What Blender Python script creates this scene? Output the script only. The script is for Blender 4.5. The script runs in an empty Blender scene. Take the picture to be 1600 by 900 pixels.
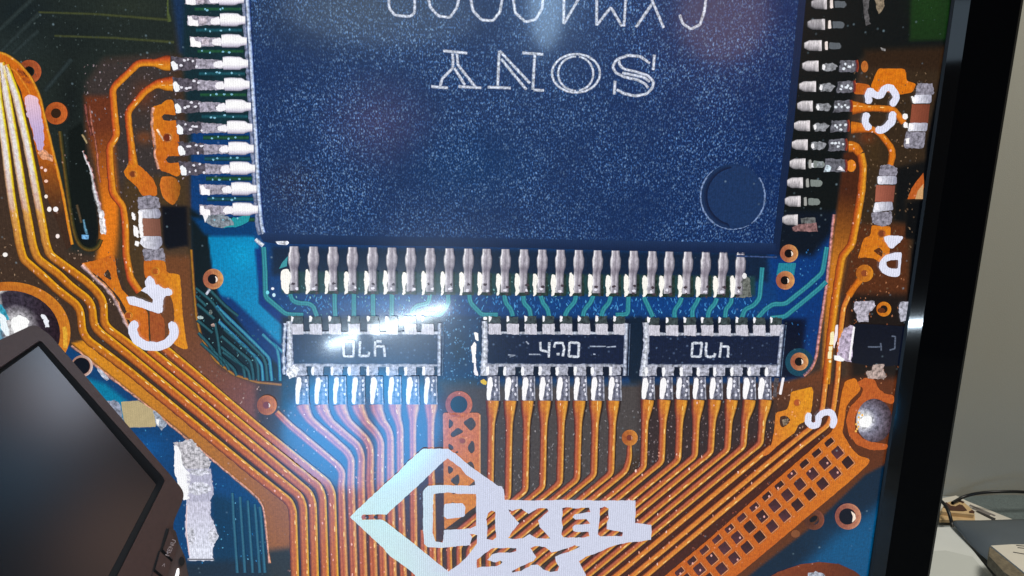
import bpy, math, random
from mathutils import Vector, Matrix
from mathutils.geometry import tessellate_polygon
import numpy as np

# ------------------------------------------------------------------ camera
scene = bpy.context.scene
C = scene.collection
F_PX = 1200.0                      # focal length in photograph pixels (1600 wide)
CAM = Vector((0.0, -0.42, 0.42))   # desk top is z = 0, the monitor's panel is the plane y = 0
TH = math.radians(13.05)
PH = math.radians(1.317)
FW = Vector((0, math.cos(TH), -math.sin(TH)))
D0 = Vector((0, -math.sin(TH), -math.cos(TH)))
R0 = Vector((1, 0, 0))
RT = R0 * math.cos(PH) - D0 * math.sin(PH)
DN = R0 * math.sin(PH) + D0 * math.cos(PH)
cam_data = bpy.data.cameras.new("camera")
cam = bpy.data.objects.new("camera", cam_data)
C.objects.link(cam)
m = Matrix((RT, -DN, -FW)).transposed().to_4x4()
m.translation = CAM
cam.matrix_world = m
cam_data.sensor_width = 36
cam_data.lens = 36 * F_PX / 1600
cam_data.clip_start = 0.01
cam_data.clip_end = 50
scene.camera = cam


def ray(x, y):
    return FW + RT * ((x - 800) / F_PX) + DN * ((y - 450) / F_PX)


def P(x, y, yy=0.0):
    """where the sight line through picture point (x, y) meets the plane y = yy"""
    r = ray(x, y)
    return CAM + r * ((yy - CAM.y) / r.y)


def G(x, y, z=0.0):
    """the same for a horizontal plane (desk level, top of a box)"""
    r = ray(x, y)
    return CAM + r * ((z - CAM.z) / r.z)


def lin(c):
    out = []
    for v in c[:3]:
        v = max(0.0, v) / 255.0
        out.append(v / 12.92 if v <= 0.04045 else ((v + 0.055) / 1.055) ** 2.4)
    return tuple(out)


# ------------------------------------------------------------------ world, lamps, exposure
world = bpy.data.worlds.new("World")
scene.world = world
world.use_nodes = True
bg = world.node_tree.nodes["Background"]
bg.inputs[0].default_value = (1.0, 0.97, 0.92, 1)
bg.inputs[1].default_value = 0.05
scene.view_settings.view_transform = 'Standard'
scene.view_settings.look = 'None'
scene.view_settings.exposure = 0
scene.view_settings.gamma = 1


def lamp(name, loc, aim, sx, sy, power, col, roll=0.0):
    l = bpy.data.lights.new(name, 'AREA')
    l.shape = 'ELLIPSE' if name.startswith('round') else 'RECTANGLE'
    l.size = sx; l.size_y = sy; l.energy = power; l.color = col
    o = bpy.data.objects.new(name, l)
    C.objects.link(o)
    q = (Vector(aim) - Vector(loc)).to_track_quat('-Z', 'Y')
    o.matrix_world = Matrix.Translation(loc) @ q.to_matrix().to_4x4() @ Matrix.Rotation(roll, 4, 'Z')
    return o


def mirrored(x, y, s):
    """a spot in front of the monitor whose reflection the camera sees at (x, y)"""
    r = ray(x, y); p = P(x, y)
    return p + Vector((r.x, -r.y, r.z)).normalized() * s, p


# ceiling light of the room
lamp('ceiling_light', (0.7, -0.1, 1.5), (0.55, 0.3, 0.0), 0.5, 0.4, 15.5, (1.0, 0.96, 0.86))
# lamps on the bench before the monitor, which the semi-gloss panel mirrors
lo, pp = mirrored(606, 509, 0.50); lamp('microscope_tube_lamp', lo, pp, 0.150, 0.006, 0.52, (0.70, 0.86, 1.0), math.radians(17))
lo, pp = mirrored(568, 668, 0.42); lamp('round_bench_lamp_blue', lo, pp, 0.175, 0.13, 0.88, (0.02, 0.42, 1.0))
lo, pp = mirrored(855, -10, 0.50); lamp('round_bench_lamp_white', lo, pp, 0.04, 0.12, 0.14, (0.5, 0.75, 1.0))
lo, pp = mirrored(600, 20, 0.50); lamp('round_bench_lamp_dim', lo, pp, 0.22, 0.07, 0.06, (0.6, 0.8, 1.0))

# ------------------------------------------------------------------ materials
def new_mat(name):
    mt = bpy.data.materials.new(name)
    mt.use_nodes = True
    nt = mt.node_tree
    return mt, nt, nt.nodes["Principled BSDF"]


def nd(nt, t, **kw):
    n = nt.nodes.new(t)
    for k, v in kw.items():
        if k.startswith('i_'):
            n.inputs[int(k[2:])].default_value = v
        else:
            setattr(n, k, v)
    return n


def mth(nt, op, a, b=None, clamp=False):
    n = nt.nodes.new('ShaderNodeMath'); n.operation = op; n.use_clamp = clamp
    for i, v in enumerate((a, b)):
        if v is None: continue
        if isinstance(v, (int, float)): n.inputs[i].default_value = v
        else: nt.links.new(v, n.inputs[i])
    return n.outputs[0]


PX = F_PX / 0.42                   # picture points per metre on the panel


def panel_mat(name, grain=0.15, gscale=0.25, stretch=(1, 1), con=None, speck=0.0, sscale=0.2, sth=0.3, sprob=0.5,
              scol=(0.6, 0.7, 0.9), lcd=0.05, sshape=(1, 1), fine=0.0, fcol=(0.3, 0.4, 0.55), red=0.0):
    """what the monitor's pixels give off (the displayed picture), under its semi-gloss front"""
    mt, nt, bs = new_mat(name)
    L = nt.links.new
    geo = nd(nt, 'ShaderNodeNewGeometry')
    mp = nd(nt, 'ShaderNodeVectorMath', operation='MULTIPLY'); L(geo.outputs['Position'], mp.inputs[0])
    mp.inputs[1].default_value = (PX, 0, PX)
    att = nd(nt, 'ShaderNodeAttribute', attribute_name='Col')
    st = nd(nt, 'ShaderNodeVectorMath', operation='MULTIPLY'); L(mp.outputs[0], st.inputs[0])
    st.inputs[1].default_value = (gscale * stretch[0], 0, gscale * stretch[1])
    n1 = nd(nt, 'ShaderNodeTexNoise'); L(st.outputs[0], n1.inputs['Vector'])
    n1.inputs['Scale'].default_value = 1; n1.inputs['Detail'].default_value = 3; n1.inputs['Roughness'].default_value = 0.6
    if con:                        # molten, glinting solder: steep curve between dark and bright
        rp = nd(nt, 'ShaderNodeMapRange'); L(n1.outputs[0], rp.inputs[0])
        rp.inputs[1].default_value = 0.5 - con[0]; rp.inputs[2].default_value = 0.5 + con[0]
        rp.inputs[3].default_value = con[1]; rp.inputs[4].default_value = con[2]
        fac = rp.outputs[0]
    else:
        fac = mth(nt, 'ADD', mth(nt, 'MULTIPLY', mth(nt, 'SUBTRACT', n1.outputs[0], 0.5), grain * 4), 1.0)
    # fine pixel grain
    wn = nd(nt, 'ShaderNodeTexNoise'); L(mp.outputs[0], wn.inputs['Vector']); wn.inputs['Scale'].default_value = 0.55
    wn.inputs['Detail'].default_value = 1
    fac = mth(nt, 'MULTIPLY', fac, mth(nt, 'ADD', mth(nt, 'MULTIPLY', mth(nt, 'SUBTRACT', wn.outputs[0], 0.5), 0.55), 1.0))
    # columns of the display
    sx = nd(nt, 'ShaderNodeSeparateXYZ'); L(mp.outputs[0], sx.inputs[0])
    wv = mth(nt, 'SINE', mth(nt, 'MULTIPLY', sx.outputs[0], 2 * math.pi / 3.65))
    fac = mth(nt, 'MULTIPLY', fac, mth(nt, 'ADD', mth(nt, 'MULTIPLY', wv, lcd), 1.0))
    if red > 0: fac = mth(nt, 'MULTIPLY', fac, 0.84)
    fac = mth(nt, 'MAXIMUM', fac, 0.02)
    vm = nd(nt, 'ShaderNodeVectorMath', operation='SCALE'); L(att.outputs['Color'], vm.inputs[0]); L(fac, vm.inputs['Scale'])
    out = vm.outputs[0]
    if red > 0:                    # patches where the copper is duller and redder
        rn = nd(nt, 'ShaderNodeTexNoise'); L(mp.outputs[0], rn.inputs['Vector']); rn.inputs['Scale'].default_value = 0.16; rn.inputs['Detail'].default_value = 4
        rr_ = nd(nt, 'ShaderNodeMapRange'); L(rn.outputs[0], rr_.inputs[0]); rr_.inputs[1].default_value = 0.42; rr_.inputs[2].default_value = 0.68
        rr_.inputs[3].default_value = 0; rr_.inputs[4].default_value = red
        mul = nd(nt, 'ShaderNodeVectorMath', operation='MULTIPLY'); L(out, mul.inputs[0]); mul.inputs[1].default_value = (0.6, 0.36, 0.5)
        mx = nd(nt, 'ShaderNodeMix', data_type='VECTOR'); L(rr_.outputs[0], mx.inputs[0]); L(out, mx.inputs[4]); L(mul.outputs[0], mx.inputs[5])
        out = mx.outputs[1]
    cloud = 1.0
    if fine > 0:                   # speckles stronger in some places: cloudy patches
        cn = nd(nt, 'ShaderNodeTexNoise'); L(mp.outputs[0], cn.inputs['Vector']); cn.inputs['Scale'].default_value = 0.009; cn.inputs['Detail'].default_value = 3
        cr = nd(nt, 'ShaderNodeMapRange'); L(cn.outputs[0], cr.inputs[0]); cr.inputs[1].default_value = 0.36; cr.inputs[2].default_value = 0.66
        cr.inputs[3].default_value = 0.35; cr.inputs[4].default_value = 1.5
        cloud = cr.outputs[0]
    if fine > 0:                   # dense fine sparkle of a rough moulded surface
        fv = nd(nt, 'ShaderNodeVectorMath', operation='MULTIPLY'); L(mp.outputs[0], fv.inputs[0]); fv.inputs[1].default_value = (0.42, 0, 0.26)
        fn = nd(nt, 'ShaderNodeTexNoise'); L(fv.outputs[0], fn.inputs['Vector']); fn.inputs['Scale'].default_value = 1; fn.inputs['Detail'].default_value = 2
        fr = nd(nt, 'ShaderNodeMapRange'); L(fn.outputs[0], fr.inputs[0]); fr.inputs[1].default_value = 0.53; fr.inputs[2].default_value = 0.78
        fr.inputs[3].default_value = 0; fr.inputs[4].default_value = fine
        fa = nd(nt, 'ShaderNodeVectorMath', operation='SCALE'); fa.inputs[0].default_value = lin([c * 255 for c in fcol]); L(mth(nt, 'MULTIPLY', fr.outputs[0], cloud), fa.inputs['Scale'])
        f2 = nd(nt, 'ShaderNodeVectorMath', operation='ADD'); L(out, f2.inputs[0]); L(fa.outputs[0], f2.inputs[1])
        out = f2.outputs[0]
    if speck > 0:
        sv = nd(nt, 'ShaderNodeVectorMath', operation='MULTIPLY'); L(mp.outputs[0], sv.inputs[0])
        sv.inputs[1].default_value = (sscale * sshape[0], 0, sscale * sshape[1])
        vo = nd(nt, 'ShaderNodeTexVoronoi'); L(sv.outputs[0], vo.inputs['Vector']); vo.inputs['Scale'].default_value = 1
        sc = nd(nt, 'ShaderNodeSeparateXYZ'); L(vo.outputs['Color'], sc.inputs[0])
        on = mth(nt, 'GREATER_THAN', sc.outputs[0], 1 - sprob)
        rr = mth(nt, 'MULTIPLY', mth(nt, 'ADD', sc.outputs[1], 0.35), sth)
        dd = mth(nt, 'SUBTRACT', 1.0, mth(nt, 'DIVIDE', vo.outputs['Distance'], rr), clamp=True)
        amt = mth(nt, 'MULTIPLY', mth(nt, 'MULTIPLY', dd, on), mth(nt, 'MULTIPLY', mth(nt, 'ADD', sc.outputs[2], 0.2), mth(nt, 'MULTIPLY', cloud, speck)))
        ad = nd(nt, 'ShaderNodeVectorMath', operation='SCALE'); ad.inputs[0].default_value = lin([c * 255 for c in scol]); L(amt, ad.inputs['Scale'])
        a2 = nd(nt, 'ShaderNodeVectorMath', operation='ADD'); L(out, a2.inputs[0]); L(ad.outputs[0], a2.inputs[1])
        out = a2.outputs[0]
    L(out, bs.inputs['Emission Color'])
    bs.inputs['Emission Strength'].default_value = 1.0
    bs.inputs['Base Color'].default_value = (0.002, 0.002, 0.002, 1)
    bs.inputs['Roughness'].default_value = 0.27
    bs.inputs['Coat Weight'].default_value = 0.6
    bs.inputs['Coat Roughness'].default_value = 0.09
    return mt


M = {}
M['board'] = panel_mat('picture_of_board', grain=0.30, gscale=0.22, speck=0.5, sscale=0.11, sth=0.2, sprob=0.3, scol=(0.55, 0.65, 0.7))
M['chip'] = panel_mat('picture_of_moulded_plastic', grain=0.18, gscale=0.1, speck=0.5, sscale=0.35, sth=0.62, sprob=0.5,
                      scol=(0.58, 0.74, 0.90), sshape=(1.35, 0.85), fine=0.9, fcol=(0.32, 0.50, 0.74))
M['plain'] = panel_mat('picture_plain', grain=0.08, gscale=0.1)
M['navy'] = panel_mat('picture_of_resistor_body', grain=0.45, gscale=0.22, speck=0.5, sscale=0.18, sth=0.35, sprob=0.4, scol=(0.5, 0.6, 0.75), lcd=0.09)
M['copper'] = panel_mat('picture_of_copper', grain=0.2, gscale=0.30, stretch=(1.6, 0.5), speck=0.45, sscale=0.17, sth=0.28, sprob=0.16, scol=(1, 0.8, 0.75), red=.5)
M['copperd'] = panel_mat('picture_of_slanting_copper', grain=0.2, gscale=0.35, speck=0.45, sscale=0.16, sth=0.28, sprob=0.18, scol=(1, 0.8, 0.7), red=.45)
M['solder'] = panel_mat('picture_of_solder', gscale=0.17, con=(0.17, 0.3, 1.35), lcd=0.06)
M['pin'] = panel_mat('picture_of_bright_metal', gscale=0.18, con=(0.25, 0.6, 1.35), stretch=(1.6, 0.7), lcd=0.07)
M['silk'] = panel_mat('picture_of_white_print', grain=0.05, gscale=0.12, lcd=0.09)
M['teal'] = panel_mat('picture_of_teal_track', grain=0.2, gscale=0.25, lcd=0.1)
M['etch'] = panel_mat('picture_of_etched_letters', gscale=0.26, con=(0.2, 0.25, 1.4))


def room_mat(name, col, rough=0.5, nscale=0, namt=0, metallic=0, bump=0, coat=0, detail=4):
    mt, nt, bs = new_mat(name)
    bs.inputs['Base Color'].default_value = (*col, 1)
    bs.inputs['Roughness'].default_value = rough
    bs.inputs['Metallic'].default_value = metallic
    bs.inputs['Coat Weight'].default_value = coat
    if nscale:
        tc = nd(nt, 'ShaderNodeTexCoord')
        n = nd(nt, 'ShaderNodeTexNoise'); nt.links.new(tc.outputs['Object'], n.inputs['Vector'])
        n.inputs['Scale'].default_value = nscale; n.inputs['Detail'].default_value = detail
        mr = nd(nt, 'ShaderNodeMapRange'); nt.links.new(n.outputs[0], mr.inputs[0])
        mr.inputs[1].default_value = 0.25; mr.inputs[2].default_value = 0.75
        mr.inputs[3].default_value = 1 - namt; mr.inputs[4].default_value = 1 + namt
        v = nd(nt, 'ShaderNodeVectorMath', operation='SCALE'); v.inputs[0].default_value = col
        nt.links.new(mr.outputs[0], v.inputs['Scale']); nt.links.new(v.outputs[0], bs.inputs['Base Color'])
        if bump:
            b = nd(nt, 'ShaderNodeBump'); b.inputs['Strength'].default_value = bump; b.inputs['Distance'].default_value = 0.002
            nt.links.new(n.outputs[0], b.inputs['Height']); nt.links.new(b.outputs[0], bs.inputs['Normal'])
    return mt


# ------------------------------------------------------------------ picture geometry on the panel, light and shade in its colours
DY = 0.00012                       # one printed layer above the next


def hash1(i, seed):
    v = math.sin(i * 12.9898 + seed * 78.233) * 43758.5453
    return (v - math.floor(v)) * 2 - 1


def dens(pts, closed=True, step=4.0):
    out = []
    n = len(pts)
    for i in range(n if closed else n - 1):
        a = pts[i]; b = pts[(i + 1) % n]
        d = math.hypot(b[0] - a[0], b[1] - a[1])
        k = max(1, int(d / step))
        for j in range(k):
            t = j / k
            out.append((a[0] + (b[0] - a[0]) * t, a[1] + (b[1] - a[1]) * t))
    if not closed: out.append(pts[-1])
    return out


def chaikin(pts, closed=False, n=2, lim=6.0):
    """round the corners over at most lim points of length"""
    for _ in range(1):
        out = []
        k = len(pts)
        for i in range(k):
            p = pts[i]
            if not closed and i in (0, k - 1):
                out.append(p); continue
            a = pts[i - 1]; b = pts[(i + 1) % k]
            da = math.hypot(a[0] - p[0], a[1] - p[1]); db = math.hypot(b[0] - p[0], b[1] - p[1])
            ra = min(lim, da * 0.45); rb = min(lim, db * 0.45)
            if da < 1e-6 or db < 1e-6: continue
            pa = (p[0] + (a[0] - p[0]) * ra / da, p[1] + (a[1] - p[1]) * ra / da)
            pb = (p[0] + (b[0] - p[0]) * rb / db, p[1] + (b[1] - p[1]) * rb / db)
            for t in (0, 0.33, 0.67, 1):
                q = ((1 - t) ** 2 * pa[0] + 2 * t * (1 - t) * p[0] + t * t * pb[0],
                     (1 - t) ** 2 * pa[1] + 2 * t * (1 - t) * p[1] + t * t * pb[1])
                out.append(q)
        pts = out
    return pts


def mixc(a, b, t):
    t = min(1, max(0, t))
    return tuple(a[i] + (b[i] - a[i]) * t for i in range(3))


_seed = [1]


class Pic:
    def __init__(s):
        s.v = []; s.c = []; s.f = []; s.mi = []; s.mats = []

    def _m(s, mat):
        if mat not in s.mats: s.mats.append(mat)
        return s.mats.index(mat)

    def _put(s, x, y, col, layer):
        s.v.append(P(x, y, -layer * DY)); s.c.append(lin(col(x, y) if callable(col) else col))

    def poly(s, pts, col, layer, mat='plain', rnd=0, wob=0, holes=(), step=4.0):
        _seed[0] += 1
        sd = _seed[0]
        loops = []
        for lp in [pts] + list(holes):
            q = chaikin(lp, True, lim=rnd) if rnd else list(lp)
            if wob or callable(col):
                q = dens(q, True, step)
            if wob:
                q = [(a + wob * hash1(i, sd), b + wob * hash1(i, sd + 9)) for i, (a, b) in enumerate(q)]
            loops.append(q)
        base = len(s.v)
        for lp in loops:
            for a, b in lp: s._put(a, b, col, layer)
        tris = tessellate_polygon([[Vector((a, b, 0)) for a, b in lp] for lp in loops])
        k = s._m(mat)
        for t in tris:
            s.f.append([base + i for i in t]); s.mi.append(k)
        return s

    def ell(s, cx, cy, rx, ry, col, layer, mat='plain', wob=0, n=28, rot=0):
        ca, sa = math.cos(rot), math.sin(rot)
        pts = [(cx + rx * math.cos(t) * ca - ry * math.sin(t) * sa, cy + rx * math.cos(t) * sa + ry * math.sin(t) * ca)
               for t in (2 * math.pi * i / n for i in range(n))]
        return s.poly(pts, col, layer, mat, wob=wob, step=3)

    def ring(s, cx, cy, r0, r1, cin, cout, layer, mat='copper', n=36, asp=1.0, hl=None):
        """ring whose tone runs from the lit right side to the dull left side"""
        k = s._m(mat); base = len(s.v)
        rs = [r0, r0 + (r1 - r0) * .5, r1]
        for i in range(n):
            t = 2 * math.pi * i / n
            lit = 0.5 + 0.5 * math.cos(t)
            for j, r in enumerate(rs):
                s._put(cx + r * math.cos(t), cy + r * asp * math.sin(t), mixc(cin, cout, lit * (0.6 + 0.4 * (j == 2))), layer)
        for i in range(n):
            a = base + 3 * i; b = base + 3 * ((i + 1) % n)
            for j in range(2):
                s.f.append([a + j, a + j + 1, b + j + 1, b + j]); s.mi.append(k)
        return s

    def rib(s, pts, w, prof, layer, mat='copper', lim=7, wob=0.0, tint=None, cap=False, step=7, prof2=None, blend=None):
        """ribbon along pts; prof = [(t, colour)...] across, t = -1 is the picture's left when walking down"""
        _seed[0] += 1
        sd = _seed[0]
        if not isinstance(w, (list, tuple)): w = [w] * len(pts)
        p3 = [(a, b, ww) for (a, b), ww in zip(pts, w)]
        q = []
        k = len(p3)
        for i in range(k):
            p = p3[i]
            if i in (0, k - 1): q.append(p); continue
            a = p3[i - 1]; b = p3[i + 1]
            da = math.hypot(a[0] - p[0], a[1] - p[1]) + 1e-9; db = math.hypot(b[0] - p[0], b[1] - p[1]) + 1e-9
            ra = min(lim, da * .45); rb = min(lim, db * .45)
            pa = [p[j] + (a[j] - p[j]) * ra / da for j in range(3)]
            pb = [p[j] + (b[j] - p[j]) * rb / db for j in range(3)]
            for t in (0, .33, .67, 1):
                q.append(tuple((1 - t) ** 2 * pa[j] + 2 * t * (1 - t) * p[j] + t * t * pb[j] for j in range(3)))
        d = []
        for i in range(len(q) - 1):
            a, b = q[i], q[i + 1]
            n = max(1, int(math.hypot(b[0] - a[0], b[1] - a[1]) / step))
            for j in range(n):
                t = j / n
                d.append(tuple(a[z] + (b[z] - a[z]) * t for z in range(3)))
        d.append(q[-1])
        base = len(s.v); kk = s._m(mat); m_ = len(prof)
        N = len(d)
        for i, (x, y, ww) in enumerate(d):
            a = d[max(0, i - 1)]; b = d[min(N - 1, i + 1)]
            tx, ty = b[0] - a[0], b[1] - a[1]
            L_ = math.hypot(tx, ty) + 1e-9
            nx, ny = ty / L_, -tx / L_        # walking down (ty > 0): normal points to +x
            h = ww / 2
            if cap:
                e = min(i, N - 1 - i)
                if e == 0: h *= 0.45
            bl = blend(x, y) if blend else 0
            for pi, (t, c) in enumerate(prof):
                if bl > 0: c = mixc(c, prof2[pi][1], bl)
                o = t * h
                if wob and abs(t) > 0.9: o += wob * hash1(i, sd + (t > 0))
                X, Y = x + nx * o, y + ny * o
                s._put(X, Y, (tint(X, Y, c) if tint else c), layer)
        for i in range(N - 1):
            for j in range(m_ - 1):
                a = base + i * m_ + j
                s.f.append([a, a + 1, a + 1 + m_, a + m_]); s.mi.append(kk)
        return s

    def build(s, name, parent=None, label=None, kind=None):
        me = bpy.data.meshes.new(name)
        me.from_pydata([tuple(v) for v in s.v], [], s.f)
        ca = me.color_attributes.new('Col', 'FLOAT_COLOR', 'POINT')
        arr = np.ones((len(s.v), 4), dtype=np.float32); arr[:, :3] = np.array(s.c, dtype=np.float32)
        ca.data.foreach_set('color', arr.ravel())
        for k in s.mats: me.materials.append(M[k])
        me.polygons.foreach_set('material_index', s.mi)
        # every face looks out of the panel, towards the viewer
        flip = [p.index for p in me.polygons if p.normal.y > 0]
        if flip:
            import bmesh
            bm = bmesh.new(); bm.from_mesh(me); bm.faces.ensure_lookup_table()
            bmesh.ops.reverse_faces(bm, faces=[bm.faces[i] for i in flip]); bm.to_mesh(me); bm.free()
        o = bpy.data.objects.new(name, me)
        C.objects.link(o)
        if parent: o.parent = parent
        if label: o['label'] = label
        if kind: o['kind'] = kind
        return o


def thing(name, label, cat, loc=(0, 0, 0), group=None):
    o = bpy.data.objects.new(name, None)
    C.objects.link(o); o.empty_display_size = 0.02
    o.location = loc; o['label'] = label; o['category'] = cat
    if group: o['group'] = group
    return o


def mesh(name, verts, faces, mat, parent=None, bevel=0, smooth=False, label=None, cat=None, kind=None, segs=2):
    me = bpy.data.meshes.new(name)
    me.from_pydata([tuple(v) for v in verts], [], faces)
    me.validate()
    import bmesh
    bm = bmesh.new(); bm.from_mesh(me)
    bmesh.ops.recalc_face_normals(bm, faces=bm.faces)
    bm.to_mesh(me); bm.free()
    me.materials.append(mat)
    if smooth:
        for p in me.polygons: p.use_smooth = True
    o = bpy.data.objects.new(name, me); C.objects.link(o)
    if bevel:
        b = o.modifiers.new('bevel', 'BEVEL'); b.width = bevel; b.segments = segs; b.limit_method = 'ANGLE'
    if parent: o.parent = parent
    if label: o['label'] = label
    if cat: o['category'] = cat
    if kind: o['kind'] = kind
    return o


def box_geo(x0, x1, y0, y1, z0, z1):
    v = [(x, y, z) for x in (x0, x1) for y in (y0, y1) for z in (z0, z1)]
    f = [(0, 1, 3, 2), (4, 6, 7, 5), (0, 4, 5, 1), (2, 3, 7, 6), (0, 2, 6, 4), (1, 5, 7, 3)]
    return v, f

# ================================================================== the monitor
def kid(o, parent):
    """keeps world-space vertices where they are under a displaced Empty"""
    o.parent = parent
    if parent.type == 'EMPTY': o.location = -parent.location
    return o


MON = thing('computer_monitor', 'large black flat monitor showing a magnified circuit board with a navy chip and orange tracks', 'monitor',
            (0.0, 0.02, 0.0))


def part(pic, name, label=None, parent=None, kind=None):
    o = pic.build(name, None, label, kind)
    return kid(o, parent or MON)


PANEL_R = P(1420, 450).x + .0006


# ---- background of the displayed picture: soft-edged areas of board colour and painted shadow
def paint():
    st = 3.0
    xs = np.arange(-60, 1512, st); ys = np.arange(-45, 960, st)
    X, Y = np.meshgrid(xs, ys)
    col = np.empty(X.shape + (3,)); col[:] = (64, 47, 36)

    def area(poly, c, f=4.0, c2=None, g=None, a=1.0):
        inside = np.zeros(X.shape, bool); dist = np.full(X.shape, 1e9)
        n = len(poly)
        for i in range(n):
            x1, y1 = poly[i]; x2, y2 = poly[(i + 1) % n]
            if y1 != y2:
                cnd = ((y1 > Y) != (y2 > Y)) & (X < (x2 - x1) * (Y - y1) / (y2 - y1) + x1)
                inside ^= cnd
            dx, dy = x2 - x1, y2 - y1
            t = np.clip(((X - x1) * dx + (Y - y1) * dy) / (dx * dx + dy * dy + 1e-9), 0, 1)
            dist = np.minimum(dist, np.hypot(X - x1 - t * dx, Y - y1 - t * dy))
        sd = np.where(inside, dist, -dist)
        w = np.clip(0.5 + sd / (2 * f), 0, 1); w = w * w * (3 - 2 * w) * a
        cc = np.empty(X.shape + (3,)); cc[:] = c
        if c2 is not None:
            (gx1, gy1), (gx2, gy2) = g
            t = np.clip(((X - gx1) * (gx2 - gx1) + (Y - gy1) * (gy2 - gy1)) / ((gx2 - gx1) ** 2 + (gy2 - gy1) ** 2), 0, 1)[..., None]
            cc = cc * (1 - t) + np.array(c2) * t
        col[:] = col * (1 - w[..., None]) + cc * w[..., None]

    def blob(cx, cy, rx, ry, c, a=1.0, p=1.0):
        r = ((X - cx) / rx) ** 2 + ((Y - cy) / ry) ** 2
        w = (np.exp(-r * 1.5 * p) * a)[..., None]
        col[:] = col * (1 - w) + np.array(c) * w

    # out-of-focus dark ground, top left
    area([(-70, -50), (275, -50), (278, 85), (165, 92), (140, 125), (132, 200), (128, 300), (165, 400), (110, 392), (60, 150), (40, 100), (-70, 70)], (31, 39, 36), 9)
    blob(30, 20, 70, 50, (20, 30, 34), 0.8); blob(110, 60, 60, 40, (22, 30, 30), .7); blob(20, 75, 60, 25, (38, 50, 52), .5)
    blob(210, 10, 70, 20, (44, 52, 42), .6); blob(110, 160, 25, 70, (18, 24, 24), .8)
    area([(262, -50), (300, -50), (296, 90), (280, 82)], (24, 48, 80), 6)
    area([(290, -50), (400, -50), (400, 380), (330, 372), (300, 300), (285, 90)], (18, 42, 50), 6)
    blob(345, 200, 12, 200, (20, 60, 72), .5)
    area([(160, 95), (262, 85), (290, 300), (240, 310), (196, 300), (150, 240), (135, 130)], (58, 50, 48), 10)
    blob(225, 150, 20, 25, (120, 58, 30), .6); blob(225, 215, 16, 12, (150, 75, 30), .6)
    # edge of the flexible film to the slot, copper strip more orange lower down
    area([(132, 150), (176, 150), (182, 270), (190, 400), (150, 410), (160, 330), (150, 260), (135, 200)], (104, 50, 28), 6, (225, 122, 25), ((150, 200), (170, 320)))
    area([(106, 205), (128, 190), (136, 240), (148, 300), (155, 360), (152, 384), (138, 389), (122, 380), (113, 350), (108, 290)], (13, 20, 18), 2)
    blob(136, 368, 14, 16, (8, 16, 24), .9)
    # brown film round the left capacitor
    area([(195, 280), (290, 270), (300, 400), (300, 560), (235, 545), (180, 400)], (72, 54, 32), 8)
    area([(252, 322), (292, 322), (295, 385), (262, 392), (255, 380)], (8, 10, 20), 4)  # painted shadow right of the capacitor
    area([(250, 392), (292, 385), (296, 560), (285, 560), (262, 430)], (76, 56, 38), 4)
    # right lower film, bright brown under the copper C4
    area([(225, 400), (300, 400), (306, 510), (345, 575), (400, 600), (400, 680), (250, 560)], (110, 66, 36), 8, (120, 72, 60), ((300, 500), (390, 620)))
    # ---- blue board in the middle
    mid = [(298, 300), (300, 200), (400, 200), (1220, 200), (1255, 50), (1330, 60), (1320, 240), (1309, 320), (1297, 400), (1289, 450), (1281, 505),
           (1273, 562), (1266, 580), (1255, 589), (1225, 597), (700, 612), (440, 597), (400, 594), (372, 586), (345, 567), (325, 540), (312, 510), (305, 470), (301, 400)]
    area(mid, (10, 58, 114), 2.5)
    area([(296, 325), (328, 345), (332, 430), (345, 470), (400, 520), (444, 560), (450, 600), (400, 593), (366, 582), (330, 550), (312, 515), (302, 450)], (9, 22, 27), 5)
    area([(325, 369), (397, 369), (403, 384), (404, 474), (442, 510), (441, 558), (432, 560), (392, 508), (344, 460), (335, 440)], (0, 132, 184), 2)
    blob(380, 400, 30, 30, (0, 160, 210), .7); blob(420, 530, 20, 20, (0, 140, 190), .6)
    area([(300, 340), (396, 345), (398, 368), (320, 367)], (0, 58, 110), 4)
    area([(398, 388), (412, 388), (414, 470), (450, 498), (448, 512), (406, 475)], (4, 50, 120), 2.5)
    area([(345, 462), (362, 466), (440, 540), (440, 575), (400, 540)], (4, 48, 108), 4)
    area([(425, 385), (1200, 395), (1200, 440), (425, 430)], (14, 34, 60), 6)  # shade under the pins, painted dark
    area([(440, 424), (1180, 432), (1180, 462), (440, 458)], (30, 64, 66), 3)
    blob(600, 475, 90, 14, (60, 120, 190), .5)
    blob(1000, 478, 250, 14, (10, 62, 132), .8)
    area([(440, 495), (1228, 498), (1228, 590), (440, 590)], (8, 20, 42), 5)
    area([(690, 495), (752, 495), (752, 600), (690, 600)], (22, 58, 100), 8)
    blob(715, 545, 22, 40, (16, 38, 58), .7)
    area([(984, 495), (1003, 495), (1003, 600), (984, 600)], (10, 30, 52), 3)
    area([(1200, 390), (1300, 330), (1293, 430), (1281, 505), (1270, 560), (1255, 585), (1225, 560), (1215, 470)], (6, 54, 118), 6)
    area([(1210, 360), (1215, 280), (1322, 200), (1308, 320), (1300, 365), (1270, 400), (1215, 400)], (7, 18, 32), 8)
    area([(1222, 498), (1262, 498), (1250, 590), (1222, 592)], (3, 13, 38), 6)  # painted shadow right of the last resistor array
    blob(1270, 505, 14, 60, (6, 50, 112), .8)
    area([(440, 590), (745, 592), (745, 640), (440, 640)], (38, 62, 84), 6)
    area([(1190, -50), (1258, -50), (1240, 160), (1215, 395), (1190, 395)], (12, 26, 52), 3)
    # dark film, top right
    area([(1250, -50), (1520, -50), (1496, 115), (1400, 82), (1345, 92), (1325, 200), (1310, 330), (1212, 330)], (9, 15, 16), 7)
    area([(1425, -50), (1500, -50), (1478, 62), (1421, 64)], (20, 48, 18), 4); blob(1450, 10, 30, 30, (24, 58, 20), .6)
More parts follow.
